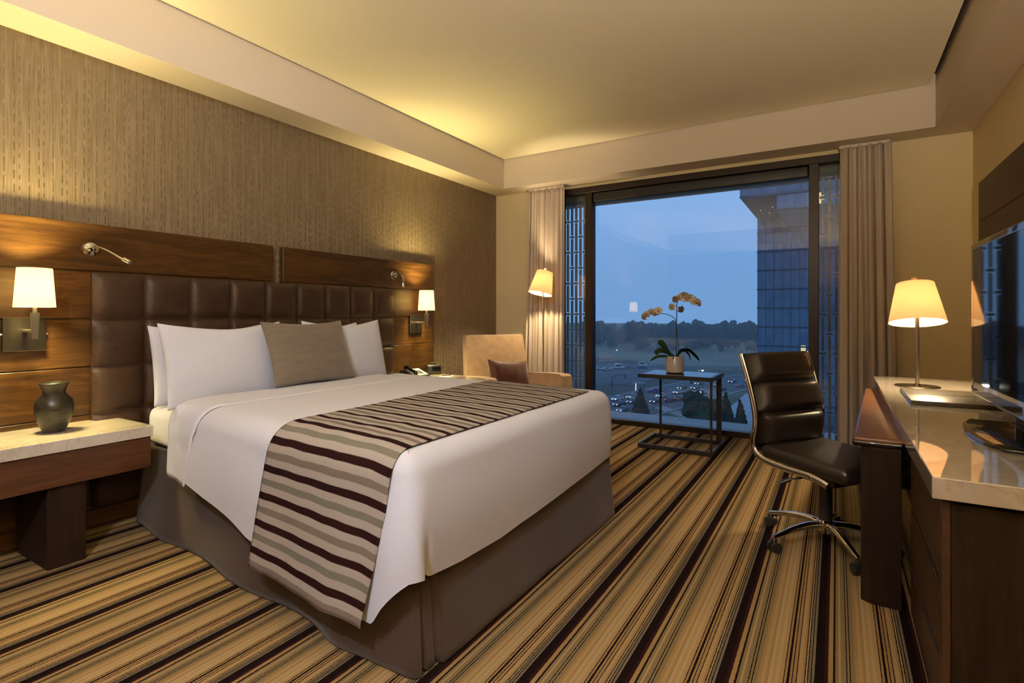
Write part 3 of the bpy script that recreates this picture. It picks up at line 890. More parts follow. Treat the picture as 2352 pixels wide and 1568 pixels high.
# ------------------------------------------------------------------ C-shaped side table and orchid
CT = thing('side_table', 'black metal C-shaped side table with glass top holding the orchid', 'side table', (-1.25, 5.12, 0), math.radians(-1))
W, D = .335, .25
bm = NB()
for (x0, x1, y0, y1) in ((-W, W, -D, -D + .028), (-W, W, D - .028, D), (-W, -W + .028, -D + .028, D - .028), (W - .028, W, -D + .028, D - .028)):
    bx(bm, x0, x1, y0, y1, .655, .690, .002, 1)
obj('top_frame', bm, BLACKMETAL, CT)
bm = NB(); bx(bm, -W + .026, W - .026, -D + .026, D - .026, .682, .6885); obj('glass_top', bm, TABLEGLASS, CT)
bm = NB(); zb = .042
for (x0, x1, y0, y1) in ((-W, W, -D, -D + .018), (-W, W, D - .018, D), (-W, -W + .018, -D + .018, D - .018), (W - .018, W, -D + .018, D - .018)):
    bx(bm, x0, x1, y0, y1, .004, zb, .002, 1)
obj('base_frame', bm, BLACKMETAL, CT)
for (x, y) in ((W - .012, -D + .009), (-W + .07, D - .012)):
    bm = NB(); bx(bm, x - .009, x + .009, y - .009, y + .009, zb, .656); obj('leg', bm, BLACKMETAL, CT)
bm = NB(); bx(bm, W - .062, W - .018, D - .03, D - .006, zb, .656, .002, 1); obj('leg', bm, BLACKMETAL, CT, label='wide flat black leg')
for x in (-W + .03, W - .03):
    for y in (-D + .009, D - .009):
        bm = NB(); cyl(bm, (x, y, 0), (x, y, .006), .010, 12); obj('foot', bm, BLACKPLASTIC, CT)

OR = thing('potted_orchid', 'pale peach orchid in a cream cylinder pot on the side table', 'potted orchid', (-1.31, 5.135, .690))
bm = NB(); lathe(bm, [(0, .006), (.080, .006), (.083, .009), (.083, .155), (.081, .158), (.077, .158), (.076, .14), (0, .14)], 48); obj('pot', bm, POT, OR, True)
bm = NB(); lathe(bm, [(0, 0), (.074, 0), (.076, .006), (0, .006)], 40); obj('pot_foot', bm, BLACKPLASTIC, OR, True)
bm = NB(); lathe(bm, [(.075, .139), (.075, .143), (.04, .150), (0, .152)], 24); obj('bark', bm, SOIL, OR, True)
bm = NB(); tube(bm, smooth_path([(.012, 0, .145), (.012, 0, .28), (.014, 0, .42), (.016, 0, .55), (.018, -.005, .63), (.024, -.012, .675), (.055, -.018, .70), (.10, -.022, .708), (.15, -.022, .69), (.20, -.022, .665), (.228, -.02, .648)], 5), .0042, 8); obj('flower_stem', bm, STEM, OR, True)
bm = NB(); tube(bm, smooth_path([(.026, .01, .145), (.028, .01, .25), (.020, .006, .36), (.012, .004, .46), (.004, 0, .505), (-.045, -.012, .543), (-.12, -.018, .562), (-.20, -.02, .565), (-.275, -.022, .535), (-.30, -.02, .515)], 5), .0034, 8); obj('flower_stem', bm, STEM, OR, True)
def leaf_bm(pts, w):
    P = smooth_path(pts, 7); n = len(P); bm = NB(); rows = []
    for i, p in enumerate(P):
        t = i / (n - 1); d = (P[min(i + 1, n - 1)] - P[max(i - 1, 0)]).normalized()
        s = d.cross(Vector((0, 0, 1))); s = s.normalized() if s.length > 1e-3 else Vector((0, 1, 0))
        up = s.cross(d); s, up = (s * .55 + up * .83), (up * .55 - s * .83); hw = w * (.28 + .72 * math.sin(min(1, t * 1.15) * PI * .62)) * (1 - max(0, (t - .72) / .28) ** 2) + .0008
        rows.append([bm.verts.new(p - s * hw + up * hw * .25), bm.verts.new(p), bm.verts.new(p + s * hw + up * hw * .25)])
    for a, b in zip(rows, rows[1:]):
        for k in (0, 1): bm.faces.new((a[k], a[k + 1], b[k + 1], b[k]))
    bmesh.ops.solidify(bm, geom=bm.faces[:], thickness=.0025)
    return bm
for pts, w in (([(0, 0, .150), (-.045, -.03, .175), (-.085, -.05, .235), (-.118, -.06, .285), (-.13, -.065, .262)], .030),
               ([(0, 0, .150), (-.06, -.02, .185), (-.12, -.03, .205), (-.160, -.04, .190), (-.165, -.045, .160)], .026),
               ([(0, -.01, .148), (-.07, -.06, .155), (-.14, -.09, .150), (-.205, -.11, .110)], .014),
               ([(.01, 0, .150), (.06, -.03, .205), (.10, -.05, .215), (.14, -.07, .18), (.162, -.08, .125)], .022),
               ([(.01, .01, .150), (.06, .02, .21), (.12, .02, .215), (.18, .02, .165), (.222, .02, .118)], .018),
               ([(.01, 0, .150), (.03, .06, .19), (.02, .11, .20), (.0, .15, .17)], .026),
               ([(0, 0, .150), (-.02, -.06, .17), (.0, -.11, .165), (.02, -.14, .135)], .022)):
    obj('leaf', leaf_bm(pts, w), LEAF, OR, 'all')
def flower_bm(r):
    """five broad petals and a lip, facing -y"""
    bm = NB()
    for ang, L, w in ((90, .95, .42), (18, 1.0, .66), (162, 1.0, .66), (306, .92, .40), (234, .92, .40)):
        a = math.radians(ang); rows = []
        for i in range(6):
            t = i / 5; hw = r * w * math.sin(PI * min(1, .12 + .88 * t) ** .85) * .9 + .0004; rad = r * L * t
            d = Vector((math.cos(a), 0, math.sin(a))); s = Vector((-math.sin(a), 0, math.cos(a)))
            c = d * rad + Vector((0, -.25 * r * math.sin(t * PI) + .18 * r * t * t, 0))
            rows.append([bm.verts.new(c - s * hw + Vector((0, -.06 * r, 0))), bm.verts.new(c), bm.verts.new(c + s * hw + Vector((0, -.06 * r, 0)))])
        for p, q in zip(rows, rows[1:]):
            for k in (0, 1): bm.faces.new((p[k], p[k + 1], q[k + 1], q[k]))
    bmesh.ops.solidify(bm, geom=bm.faces[:], thickness=.0012)
    n = len(bm.faces)
    lathe(bm, [(0, -.012), (.006, -.010), (.009, -.002), (.005, .008), (0, .010)], 10)
    bm.faces.ensure_lookup_table()
    bmesh.ops.rotate(bm, verts=list({v for f in bm.faces[n:] for v in f.verts}), cent=(0, 0, 0), matrix=Matrix.Rotation(PI / 2 + .5, 3, 'X'))
    bmesh.ops.translate(bm, verts=list({v for f in bm.faces[n:] for v in f.verts}), vec=(0, -.010, -.004))
    for f in bm.faces[n:]: f.material_index = 1
    return bm
fbm = flower_bm(.044); first = None
for k, (x, y, z, rz, rx) in enumerate(((-.290, -.022, .528, -35, 10), (-.262, -.03, .552, -15, 5), (-.215, -.028, .575, -5, 0), (-.180, -.015, .57, 30, 0), (-.152, -.026, .588, 15, -5),
      (-.022, -.014, .622, -20, 5), (.012, -.024, .694, -25, 0), (.052, -.03, .710, -10, -5), (.088, -.03, .728, 0, -10), (.110, -.03, .700, 10, 5), (.140, -.03, .708, 12, 0), (.175, -.03, .680, 25, 0), (.196, -.02, .668, 45, 5), (.224, -.02, .655, 80, 0), (.050, .012, .600, 150, 20))):
    if first is None:
        first = obj('flower', fbm, [PETAL, LIP], OR, 'all'); o = first
    else:
        o = first.copy(); link(o); o.parent = OR
    o.location = (x, y, z); o.rotation_euler = (math.radians(rx), math.radians(random.uniform(-20, 20)), math.radians(rz)); o.scale = (1, 1, 1)
for (x, z) in ((.214, .69), (.236, .64), (.19, .715)):
    bm = NB(); lathe(bm, [(0, -.012), (.005, -.006), (.006, .002), (0, .012)], 10); bmesh.ops.translate(bm, verts=bm.verts[:], vec=(x, -.02, z)); obj('bud', bm, simple('orchid_bud', (.30, .24, .10), .5), OR, True)

# ------------------------------------------------------------------ office chair
OC = thing('office_chair', 'black leather office chair with chrome side rails and star base at the desk', 'office chair', (-.05, 3.33, 0), math.radians(-37))
rail = [(.215, .415), (.17, .428), (.10, .437), (.0, .436), (-.10, .440), (-.18, .452), (-.232, .485), (-.245, .54), (-.228, .62), (-.232, .70), (-.258, .80), (-.295, .91), (-.335, 1.015)]
RP = smooth_path([(x, 0, z) for x, z in rail], 6)
for s in (-1, 1):
    bm = NB(); P = [p + Vector((0, s * .262, 0)) for p in RP]
    tube(bm, P, 0, 12, flat=(.009, .017)); obj('side_rail', bm, CHROME, OC, True)
    for q in (RP[10], RP[46], RP[64]):
        bm = NB(); cyl(bm, (q.x, s * .270, q.z), (q.x, s * .274, q.z), .007, 14); obj('rail_bolt', bm, CHROME, OC, True)
def sling(i0, i1, th0, off, name, pad=None):
    """padded section following the rail between path samples, local normal offset"""
    n = 10; m = 12; bm = NB(); G = {}
    def pos(t):
        k = i0 + (i1 - i0) * t; a = int(min(k, len(RP) - 2)); return RP[a].lerp(RP[a + 1], k - a)
    for side in (0, 1):
        for j in range(n + 1):
            t = j / n; p = pos(t); q = pos(min(1, t + .03)); q0 = pos(max(0, t - .03)); d = (q - q0).normalized()
            nr = Vector((d.z, 0, -d.x))        # towards the sitter
            for i in range(m + 1):
                u = i / m * 2 - 1; e = max(0, (1 - abs(u) ** 6)) ** .5 * max(0, 1 - abs(2 * t - 1) ** 6) ** .5
                h = off + (th0 * e if side else 0)
                G[side, j, i] = bm.verts.new(p + nr * h + Vector((0, u * .246, 0)))
    for side in (0, 1):
        for j in range(n):
            for i in range(m):
                bm.faces.new((G[side, j, i], G[side, j, i + 1], G[side, j + 1, i + 1], G[side, j + 1, i]))
    for j in range(n):
        for i in (0, m): bm.faces.new((G[0, j, i], G[0, j + 1, i], G[1, j + 1, i], G[1, j, i]))
    for i in range(m):
        for j in (0, n): bm.faces.new((G[0, j, i], G[0, j, i + 1], G[1, j, i + 1], G[1, j, i]))
    return obj(name, bm, BLACK_LEATHER, OC, 'all')
N = len(RP) - 1
sling(35, N, .004, .004, 'back_sling')
sling(63.4, N + .0, .062, .010, 'back_pad'); sling(54.0, 63.0, .062, .010, 'back_pad'); sling(39.0, 53.6, .062, .010, 'back_pad')
bm = NB(); bx(bm, -.215, .300, -.245, .245, .446, .525, .034, 5)
for v in bm.verts:
    if v.co.x > .1: v.co.z -= (v.co.x - .1) ** 2 * .55
    v.co.z += .012 * math.cos(v.co.y / .245 * PI / 2) if v.co.z > .48 else 0
obj('seat', bm, BLACK_LEATHER, OC, True)
bm = NB(); bx(bm, -.09, .13, -.10, .10, .355, .446, .012, 2); obj('tilt_mechanism', bm, BLACKPLASTIC, OC, True)
bm = NB(); tube(bm, [(.03, -.1, .40), (.02, -.22, .395), (-.01, -.245, .385)], .005, 8); obj('lever', bm, BLACKMETAL, OC, True)
bm = NB(); tube(bm, [(-.01, -.245, .385), (-.035, -.285, .362)], [.010, .013], 10); obj('lever_knob', bm, BLACKPLASTIC, OC, True)
bm = NB(); cyl(bm, (0, 0, .135), (0, 0, .36), .034, 24); obj('gas_column', bm, BLACKPLASTIC, OC, True)
bm = NB(); lathe(bm, [(0, .075), (.034, .075), (.042, .09), (.044, .135), (.036, .145), (0, .145)], 28); obj('hub', bm, CHROME, OC, True)
for k in range(5):
    a = math.radians(224 + 72 * k + 37); c, s = math.cos(a), math.sin(a)
    bm = NB(); P = [(c * r, s * r, z) for r, z in ((.03, .118), (.10, .122), (.20, .108), (.28, .086), (.325, .076))]
    tube(bm, smooth_path(P, 5), [.021 - .009 * i / 20 for i in range(21)], 12); lg = obj('leg', bm, CHROME, OC, True)
    bm = NB()
    x, y = c * .318, s * .318
    for e in (-1, 1):
        cyl(bm, (x - s * e * .006, y + c * e * .006, .028), (x - s * e * .026, y + c * e * .026, .028), .028, 22)
    bx(bm, x - .012, x + .012, y - .012, y + .012, .03, .07, .003, 1)
    o = obj('caster', bm, BLACKPLASTIC, lg, True)

# ------------------------------------------------------------------ desk
DK = thing('desk', 'long desk with glossy cream marble counter and dark wood drawer cabinet', 'desk', (.6, 3.3, 0))
def dk(name, bm, m, smooth=False, parent=None, label=None):
    bmesh.ops.translate(bm, verts=bm.verts[:], vec=(-.6, -3.3, 0)); return obj(name, bm, m, parent or DK, smooth, label)
bm = NB(); bx(bm, .236, XR - .004, 1.945, 4.88, .717, .780, .003, 2); dk('marble_top', bm, MARBLE)
bm = NB(); bx(bm, .285, XR - .006, 1.985, 2.76, .0, .700, .002, 1); dk('cabinet', bm, ESPRESSO)
bm = NB(); bx(bm, .285, XR - .006, 2.765, 4.86, .60, .700, .002, 1); dk('apron', bm, ESPRESSO)
bm = NB(); bx(bm, .285, XR - .006, 4.70, 4.86, .0, .598, .002, 1); dk('end_panel', bm, ESPRESSO)
bm = NB(); bx(bm, .262, .284, 1.985, 2.03, .0, .700, .002, 1); dk('corner_post', bm, ESPRESSO_H)
for z0, z1 in ((.02, .215), (.235, .445), (.465, .695)):
    bm = NB(); bx(bm, .262, .284, 2.035, 2.735, z0, z1, .002, 1); dr = dk('drawer', bm, ESPRESSO_H)
    bm = NB(); bx(bm, .2605, .2625, 2.10, 2.66, z1 - .010, z1 - .003); dk('finger_pull', bm, BLACKMETAL, parent=dr)
# slanted writing leaf sliding from under the counter, on its own dark post
bm = NB(); prism(bm, [(.062, 2.775), (.46, 2.775), (.46, 4.62), (.178, 4.62)], .680, .7145, .012, 3); dk('writing_leaf', bm, [LEAFWOOD], True)
bm = NB(); prism(bm, [(.058, 2.770), (.46, 2.770), (.46, 4.625), (.174, 4.625), ], .672, .700, .012, 3); dk('leaf_edge', bm, GLOSSBLACK, True)
bm = NB(); prism(bm, [(.128, 2.765), (.235, 2.765), (.235, 2.83), (.092, 2.83), (.092, 2.79)], 0, .674, .002, 1); dk('leg', bm, ESPRESSO)

FD = thing('guest_folder', 'dark leather guest folder lying on the marble desk before the lamp', 'folder', (.52, 3.715, .780))
bm = NB(); bx(bm, -.19, .24, -.275, .285, .0, .022, .003, 2); obj('cover', bm, simple('dark_grain_leather', (.055, .040, .022), .32), FD, True)
bm = NB(); bx(bm, -.188, .238, .02, .024, .0222, .0235); obj('seam', bm, BLACKMETAL, FD)
bm = NB()
for i in range(7): bx(bm, -.150 + i * .011, -.143 + i * .011, -.232, -.222, .0221, .0228)
obj('embossed_mark', bm, simple('emboss', (.03, .022, .014), .4), FD)

# ------------------------------------------------------------------ television and the panel behind
TV = thing('television', 'black glossy flat television on a pedestal on the marble desk', 'television', (.56, 2.70, .780), math.radians(.8))
bm = NB(); bx(bm, .0, .05, -.625, .625, .086, .801, .008, 3); obj('bezel', bm, GLOSSBLACK, TV, True)
bm = NB(); bx(bm, -.0035, .001, -.567, .567, .103, .769); obj('screen', bm, SCREEN, TV)
bm = NB(); bx(bm, .045, .085, -.50, .50, .18, .70, .015, 3); obj('rear_housing', bm, BLACKPLASTIC, TV, True)
bm = NB()
for (y0, y1, z0, z1) in ((-.567, .567, .0995, .1025), (-.567, .567, .7695, .7725), (-.570, -.567, .0995, .7725), (.567, .570, .0995, .7725)): bx(bm, -.004, .0, y0, y1, z0, z1)
obj('screen_trim', bm, simple('bright_trim', (.55, .45, .35), .2, 1), TV)
bm = NB(); bx(bm, .012, .018, -.627, .627, .045, .088, .002, 1); obj('lower_strip', bm, ACRYLIC, TV, label='clear acrylic strip under the screen')
bm = NB(); lathe(bm, [(0, .012), (.030, .012), (.026, .14), (0, .14)], 20, (.045, 0)); obj('neck', bm, GLOSSBLACK, TV, True)
bm = NB()
pts = [(.24, -.30), (.24, .30), (-.06, .325), (-.105, .20), (-.122, .07), (-.125, -.07), (-.115, -.20), (-.08, -.30), (-.02, -.312)]
prism(bm, pts[::-1], .001, .013, .004, 3); obj('pedestal', bm, GLOSSBLACK, TV, True)

TP = thing('tv_backing_panel', 'dark brown wood panel with horizontal grooves on the wall behind the television', 'wall panel', (XR - .002, 3.6, 0))
bm = NB(); z = 2.256
while z > .80:
    bx(bm, -.034, 0, -2.2, 1.78, max(.79, z - .302), z, .002, 1); z -= .306
bx(bm, -.024, 0, -2.195, 1.776, .79, 2.25)
obj('boards', bm, ESPRESSO_H, TP)
# ------------------------------------------------------------------ the view outside, dusk
GZ = -27.0
def outmat(name, c, rough=.9, sc=.3, var=.25):
    m = M_(name, c, rough, 0, .15)
    n = m.noise(m.coord('Object'), sc, 5)
    m.base(m.ramp(n, [(.3, tuple(x * (1 - var) for x in c)), (.7, tuple(x * (1 + var) for x in c))])); return m.m
GRASS = outmat('dusk_grass', (.085, .095, .075), .95, .06, .3)
ASPHALT = outmat('asphalt', (.10, .10, .11), .8, .15, .15)
LOT = outmat('car_park_asphalt', (.115, .115, .125), .85, .08, .2)
HILL = outmat('dry_grass_hill', (.20, .19, .14), .95, .02, .2)
FOL_FAR = outmat('far_foliage', (.055, .065, .050), .95, .25, .3)
FOL_NEAR = outmat('near_foliage', (.040, .055, .032), .9, .8, .45)
BARK = simple('bark', (.05, .04, .035), .9)
ROADPAINT = simple('road_paint', (.6, .6, .6), .7)
KERB = simple('kerb_concrete', (.30, .30, .32), .8)

struct('ground', bx(NB(), -700, 500, 40, 1500, GZ - 1, GZ), GRASS)
def slab(name, pts, z, m, th=.05):
    return struct(name, prism(NB(), pts, GZ, GZ + z), m)
def ribbon(pts, w):
    P = smooth_path([(x, y, 0) for x, y in pts], 6); L, R_ = [], []
    for i, p in enumerate(P):
        d = (P[min(i + 1, len(P) - 1)] - P[max(i - 1, 0)]).normalized(); n = Vector((-d.y, d.x, 0))
        L.append((p + n * w / 2)[:2]); R_.append((p - n * w / 2)[:2])
    return L, R_
def ribbon_bm(pts, w, z):
    L, R_ = ribbon(pts, w); bm = NB()
    a = [bm.verts.new((x, y, GZ + z)) for x, y in L]; b = [bm.verts.new((x, y, GZ + z)) for x, y in R_]
    a2 = [bm.verts.new((x, y, GZ - .1)) for x, y in L]; b2 = [bm.verts.new((x, y, GZ - .1)) for x, y in R_]
    for i in range(len(a) - 1):
        bm.faces.new((a[i], b[i], b[i + 1], a[i + 1])); bm.faces.new((a[i], a[i + 1], a2[i + 1], a2[i])); bm.faces.new((b[i + 1], b[i], b2[i], b2[i + 1]))
    return bm
CL = [(-66, 108), (-57, 145), (-50, 180), (-43, 212), (-30, 250), (-5, 300)]
struct('road_surface', ribbon_bm(CL, 27, .06), ASPHALT)
for k, (off) in enumerate((-13.6, 13.6)):
    pts = [(x + off * .98, y - off * .2) for x, y in CL]
    struct('road_kerb', ribbon_bm(pts, .5, .22), KERB)
bm = NB()
for off in (-6.6, -3.3, 3.3, 6.6):
    for i in range(26):
        t0 = i / 26; n = len(CL) - 1
        def at(t):
            k = min(n - 1e-6, t * n); a = int(k); f = k - a
            return Vector((lerp(CL[a][0], CL[a + 1][0], f), lerp(CL[a][1], CL[a + 1][1], f), 0))
        p, q = at(t0), at(t0 + .016); d = (q - p).normalized(); nn = Vector((d.y, -d.x, 0))
        v = [bm.verts.new((c + nn * (off + e)) + Vector((0, 0, GZ + .075))) for c, e in ((p, -.09), (p, .09), (q, .09), (q, -.09))]
        bm.faces.new(v)
for i in range(11):                                   # zebra crossing
    c = Vector((-45.5 + i * 1.15, 160.5 - i * 1.15, GZ + .075)); d = Vector((.28, .96, 0)) * 2.4; n = Vector((.96, -.28, 0)) * .28
    bm.faces.new([bm.verts.new(c + a * d + b * n) for a, b in ((-1, -1), (1, -1), (1, 1), (-1, 1))])
struct('road_marking', bm, ROADPAINT)
slab('car_park_ground', [(-84.6, 201.8), (-68, 205), (-66, 240), (-73, 270), (-91, 292), (-118, 285), (-118, 215)], .05, LOT)

# grassy hill
def hill(u, v):
    x = lerp(-330, 90, u); y = lerp(290, 640, v)
    h = 8.5 * max(0, math.sin(min(1, (y - 290) / 230) * PI / 2)) ** 1.2 * (.72 + .28 * math.sin((x + 40) / 55)) + 1.5 * noise.noise(Vector((x * .02, y * .02, 0)))
    return (x, y, GZ - .6 + max(0, h))
struct('hill_ground', grid(50, 40, hill), HILL, 'all')

# trees ---------------------------------------------------------------------
def crown_mesh(seed, conic=False, lean=0):
    rnd = random.Random(seed); bm = NB()
    def blob(c, r, sq=1.0):
        n0 = len(bm.verts)
        bmesh.ops.create_icosphere(bm, subdivisions=3, radius=1)
        bm.verts.ensure_lookup_table()
        for v in bm.verts[n0:]:
            p = v.co.copy(); k = 1 + .35 * noise.noise(p * 1.7 + Vector((seed, c[0], c[2]))) + .30 * noise.noise(p * 4.5 + Vector((seed, 3, c[1]))) + .18 * noise.noise(p * 11 + Vector((seed, 5, 0)))
            v.co = Vector(c) + Vector((p.x * r, p.y * r, p.z * r * sq)) * k
    if conic:
        for i in range(12):
            t = i / 11; blob((rnd.uniform(-.02, .02), rnd.uniform(-.02, .02), .12 + .84 * t), .33 * (1 - t) + .045, .75)
    else:
        blob((0, 0, .56), .33, 1.15)
        for i in range(9):
            a = rnd.uniform(0, 2 * PI); q = rnd.uniform(.10, .30); blob((q * math.cos(a), q * math.sin(a), rnd.uniform(.22, .86)), rnd.uniform(.13, .22), .9)
    me = bpy.data.meshes.new('crown'); bmesh.ops.recalc_face_normals(bm, faces=bm.faces[:]); bm.to_mesh(me); bm.free(); return me
def trunk_mesh(h):
    bm = NB(); tube(bm, [(0, 0, 0), (.01, 0, h * .5), (0, .01, h)], [.028, .022, .014], 8)
    me = bpy.data.meshes.new('trunk'); bm.to_mesh(me); bm.free(); return me
CR = [crown_mesh(11 * k + 3) for k in range(5)]; CN = [crown_mesh(77 + k, True) for k in range(3)]
for c in CR + CN: c.materials.append(FOL_FAR)
TRK = trunk_mesh(.5); TRK.materials.append(BARK)
def tree(x, y, h, w, mesh, label, group=None, z=GZ, mat=None, name='tree'):
    t = thing(name, label, 'tree', (x, y, z), random.uniform(0, 6.28), group)
    t.scale = (w, w, h)
    c = link(bpy.data.objects.new('crown', mesh)); c.parent = t
    if mat:
        c.material_slots[0].link = 'OBJECT'; c.material_slots[0].material = mat
    k = link(bpy.data.objects.new('trunk', TRK)); k.parent = t
    return t
rnd = random.Random(5)
def hz(x, y): return hill((x + 330) / 420, (y - 290) / 350)[2] - .3
ratios = [-.432 + .0128 * i for i in range(25)]
hts = [15, 17, 19, 15, 11.5, 12, 15, 18, 19, 15, 14, 17, 17, 16, 17.5, 15.5, 18, 18.5, 16, 16.5, 15, 17, 15, 16, 14.5]
for i, (r, h) in enumerate(zip(ratios, hts)):
    y = 384 + (i % 4) * 15 + rnd.uniform(-3, 3); x = r * y
    tree(x, y, h * 1.08, h * rnd.uniform(.62, .78), CR[i % 5], 'hazy blue-grey broad tree in the row along the hill horizon', 'trees on the hill horizon', hz(x, y))
for i in range(16):
    r = -.44 + .0205 * i + rnd.uniform(-.006, .006); y = 452 + (i % 3) * 17; x = r * y; h = rnd.uniform(15, 19)
    tree(x, y, h * 1.05, h * .82, CR[(i + 2) % 5], 'hazy blue-grey broad tree in the row along the hill horizon', 'trees on the hill horizon', hz(x, y))
tree(-43.2, 135, 9.2, 6.8, CN[0], 'dark conical evergreen at the road edge, seen between bed and side table', mat=FOL_NEAR)
tree(-28.2, 132, 9.8, 11.5, CR[1], 'dark bushy evergreen across the road, seen through the side table legs', mat=FOL_NEAR)
tree(-21.6, 108, 10.6, 7.2, CR[3], 'dark round shrub-like tree just right of the side table leg', mat=FOL_NEAR)
tree(-20.6, 124, 11.2, 6.5, CN[1], 'slim dark conifer between the side table and the office chair', mat=FOL_NEAR)
tree(-15.3, 107, 12.4, 6.6, CN[2], 'dark pointed conifer right beside the office chair rail', mat=FOL_NEAR)
tree(-60.5, 244, 5, 5, CR[2], 'small dark tree at the far road side behind the white pot', mat=FOL_NEAR)

# cars ----------------------------------------------------------------------
CARGLASS = simple('car_glass', (.02, .025, .03), .08, 0, .7)
TYRE = simple('tyre_rubber', (.015, .015, .016), .8)
def car_parts(L=4.4, W=1.75, H=1.42, van=False):
    bm = NB()
    prof = ([(-2.2, .35), (-2.2, 1.0), (-2.05, H * .98), (1.2, H), (1.65, 1.15), (2.15, .95), (2.2, .35)] if van else
            [(-2.2, .35), (-2.22, .78), (-2.05, .92), (-1.25, .95), (.9, .93), (2.05, .78), (2.2, .62), (2.2, .35)])
    a = [bm.verts.new((x, -W / 2, z)) for x, z in prof]; b = [bm.verts.new((x, W / 2, z)) for x, z in prof]
    bm.faces.new(a[::-1]); bm.faces.new(b)
    for i in range(len(prof)): bm.faces.new((a[i], a[(i + 1) % len(prof)], b[(i + 1) % len(prof)], b[i]))
    if not van:
        rp = [(-1.0, H), (.25, H), (.25, H - .04), (-1.0, H - .04)]
        bx(bm, -1.02, .22, -.62, .62, H - .05, H)
    bmesh.ops.recalc_face_normals(bm, faces=bm.faces[:])
    body = bpy.data.meshes.new('body'); bm.to_mesh(body); bm.free()
    bm = NB()
    if van:
        bx(bm, 1.02, 1.5, -.8, .8, 1.1, H - .22); bx(bm, -1.6, .9, -W / 2 - .01, W / 2 + .01, 1.15, H - .25)
    else:
        lo = [(-1.35, -.80, .93), (.95, -.80, .91), (.95, .80, .91), (-1.35, .80, .93)]; hi = [(-.98, -.61, H - .05), (.20, -.61, H - .05), (.20, .61, H - .05), (-.98, .61, H - .05)]
        A = [bm.verts.new(p) for p in lo]; B = [bm.verts.new(p) for p in hi]
        for i in range(4): bm.faces.new((A[i], A[(i + 1) % 4], B[(i + 1) % 4], B[i]))
        bm.faces.new(A[::-1]); bm.faces.new(B)
    bmesh.ops.recalc_face_normals(bm, faces=bm.faces[:])
    win_ = bpy.data.meshes.new('windows'); bm.to_mesh(win_); bm.free()
    wh = []
    for x in (-1.35, 1.35):
        for y in (-.78, .78):
            bm = NB(); cyl(bm, (x, y - .1, .32), (x, y + .1, .32), .32, 16); me = bpy.data.meshes.new('wheel'); bm.to_mesh(me); bm.free(); wh.append(me)
    fr = []; rr = []
    for y in (-.6, .6):
        bm = NB(); bx(bm, 2.17, 2.23, y - .16, y + .16, .58, .70); me = bpy.data.meshes.new('headlight'); bm.to_mesh(me); bm.free(); fr.append(me)
        bm = NB(); bx(bm, -2.25, -2.19, y - .16, y + .16, .66, .80); me = bpy.data.meshes.new('tail_light'); bm.to_mesh(me); bm.free(); rr.append(me)
    win_.materials.append(CARGLASS)
    body.materials.append(TYRE)
    for w in wh: w.materials.append(TYRE)
    LN = simple('lamp_off', (.5, .5, .5), .2)
    for q in fr: q.materials.append(LN)
    for q in rr: q.materials.append(simple('tail_off', (.25, .03, .02), .3))
    return body, win_, wh, fr, rr
CARM = car_parts(); VANM = car_parts(4.6, 1.9, 2.15, True)
PAINTS = {k: simple(k + '_car_paint', c, .25, .1, .6) for k, c in dict(white=(.62, .64, .66), silver=(.42, .43, .45), dark=(.05, .055, .07), blue=(.06, .09, .2), purple=(.22, .06, .20), red=(.25, .03, .03), grey=(.2, .2, .22)).items()}
def car(x, y, deg, paint, label, group, lit=False, M=None, s=1.0, cat='car', name='car'):
    body, win_, wh, fr, rr = M or CARM
    t = thing(name, label, cat, (x, y, GZ + .07), math.radians(deg), group); t.scale = (s, s, s)
    def p(nm, me, mat=None):
        o = link(bpy.data.objects.new(nm, me)); o.parent = t
        if mat: o.material_slots[0].link = 'OBJECT'; o.material_slots[0].material = mat
    p('body', body, PAINTS[paint]); p('windows', win_)
    for w in wh: p('wheel', w)
    for q in fr: p('headlight', q, HEADLAMP if lit else None)
    for q in rr: p('tail_light', q, TAILLAMP if lit else None)
    return t
PK = [(-101.5, 253.4, 'white', 'white car parked at the end of the car park row nearest the window mullion'), (-97.0, 250.6, 'silver', 'silver car parked second in the car park row'),
      (-98.9, 257.9, 'white', 'white car parked behind the silver one, beside the white van'), (-90.6, 266.4, 'grey', 'grey car parked just past the white van'),
      (-85.0, 268.3, 'dark', 'dark car parked at the far end of the car park row'), (-83.0, 283, 'silver', 'silver car parked beyond the car park beside the white pot')]
for x, y, c, l in PK: car(x, y, 20 + random.uniform(-6, 6), c, l, 'parked cars', s=1.05)
car(-95.2, 262.5, 25, 'white', 'white van parked in the car park row', 'parked cars', M=VANM, s=1.15, cat='van', name='van')
car(-88.6, 281, 15, 'white', 'pale van parked alone behind the car park row', 'parked cars', M=VANM, s=1.1, cat='van', name='van')
car(-55.2, 189.1, 200, 'purple', 'purple taxi on the road to the left under the side table top', 'cars on the road', s=1.2)
RD = [(-60.8, 166, 1), (-58.2, 172.5, 1), (-56.7, 156.6, 1), (-55.0, 163.6, 1), (-52.6, 148.1, 1), (-49.0, 167.9, 1), (-50.6, 180.1, 1), (-47.6, 191.2, 1), (-49.2, 203.2, 1), (-45.0, 205.8, 1),
      (-46.5, 219.9, 1), (-43.6, 177.4, 0), (-40.5, 195.5, 1), (-39.4, 219.6, 0), (-36.0, 207.3, 1), (-36.4, 233.1, 1), (-31.8, 221.9, 0), (-45.5, 172.5, 0)]
for i, (x, y, tow) in enumerate(RD):
    car(x, y, (258 if tow else 78) + random.uniform(-3, 3), ['white', 'silver', 'dark', 'blue', 'grey', 'dark'][i % 6],
        'small oncoming car with headlights lit on the wide road below' if tow else 'small car driving away with red tail lights on the wide road below', 'cars on the road', True, s=1.05)

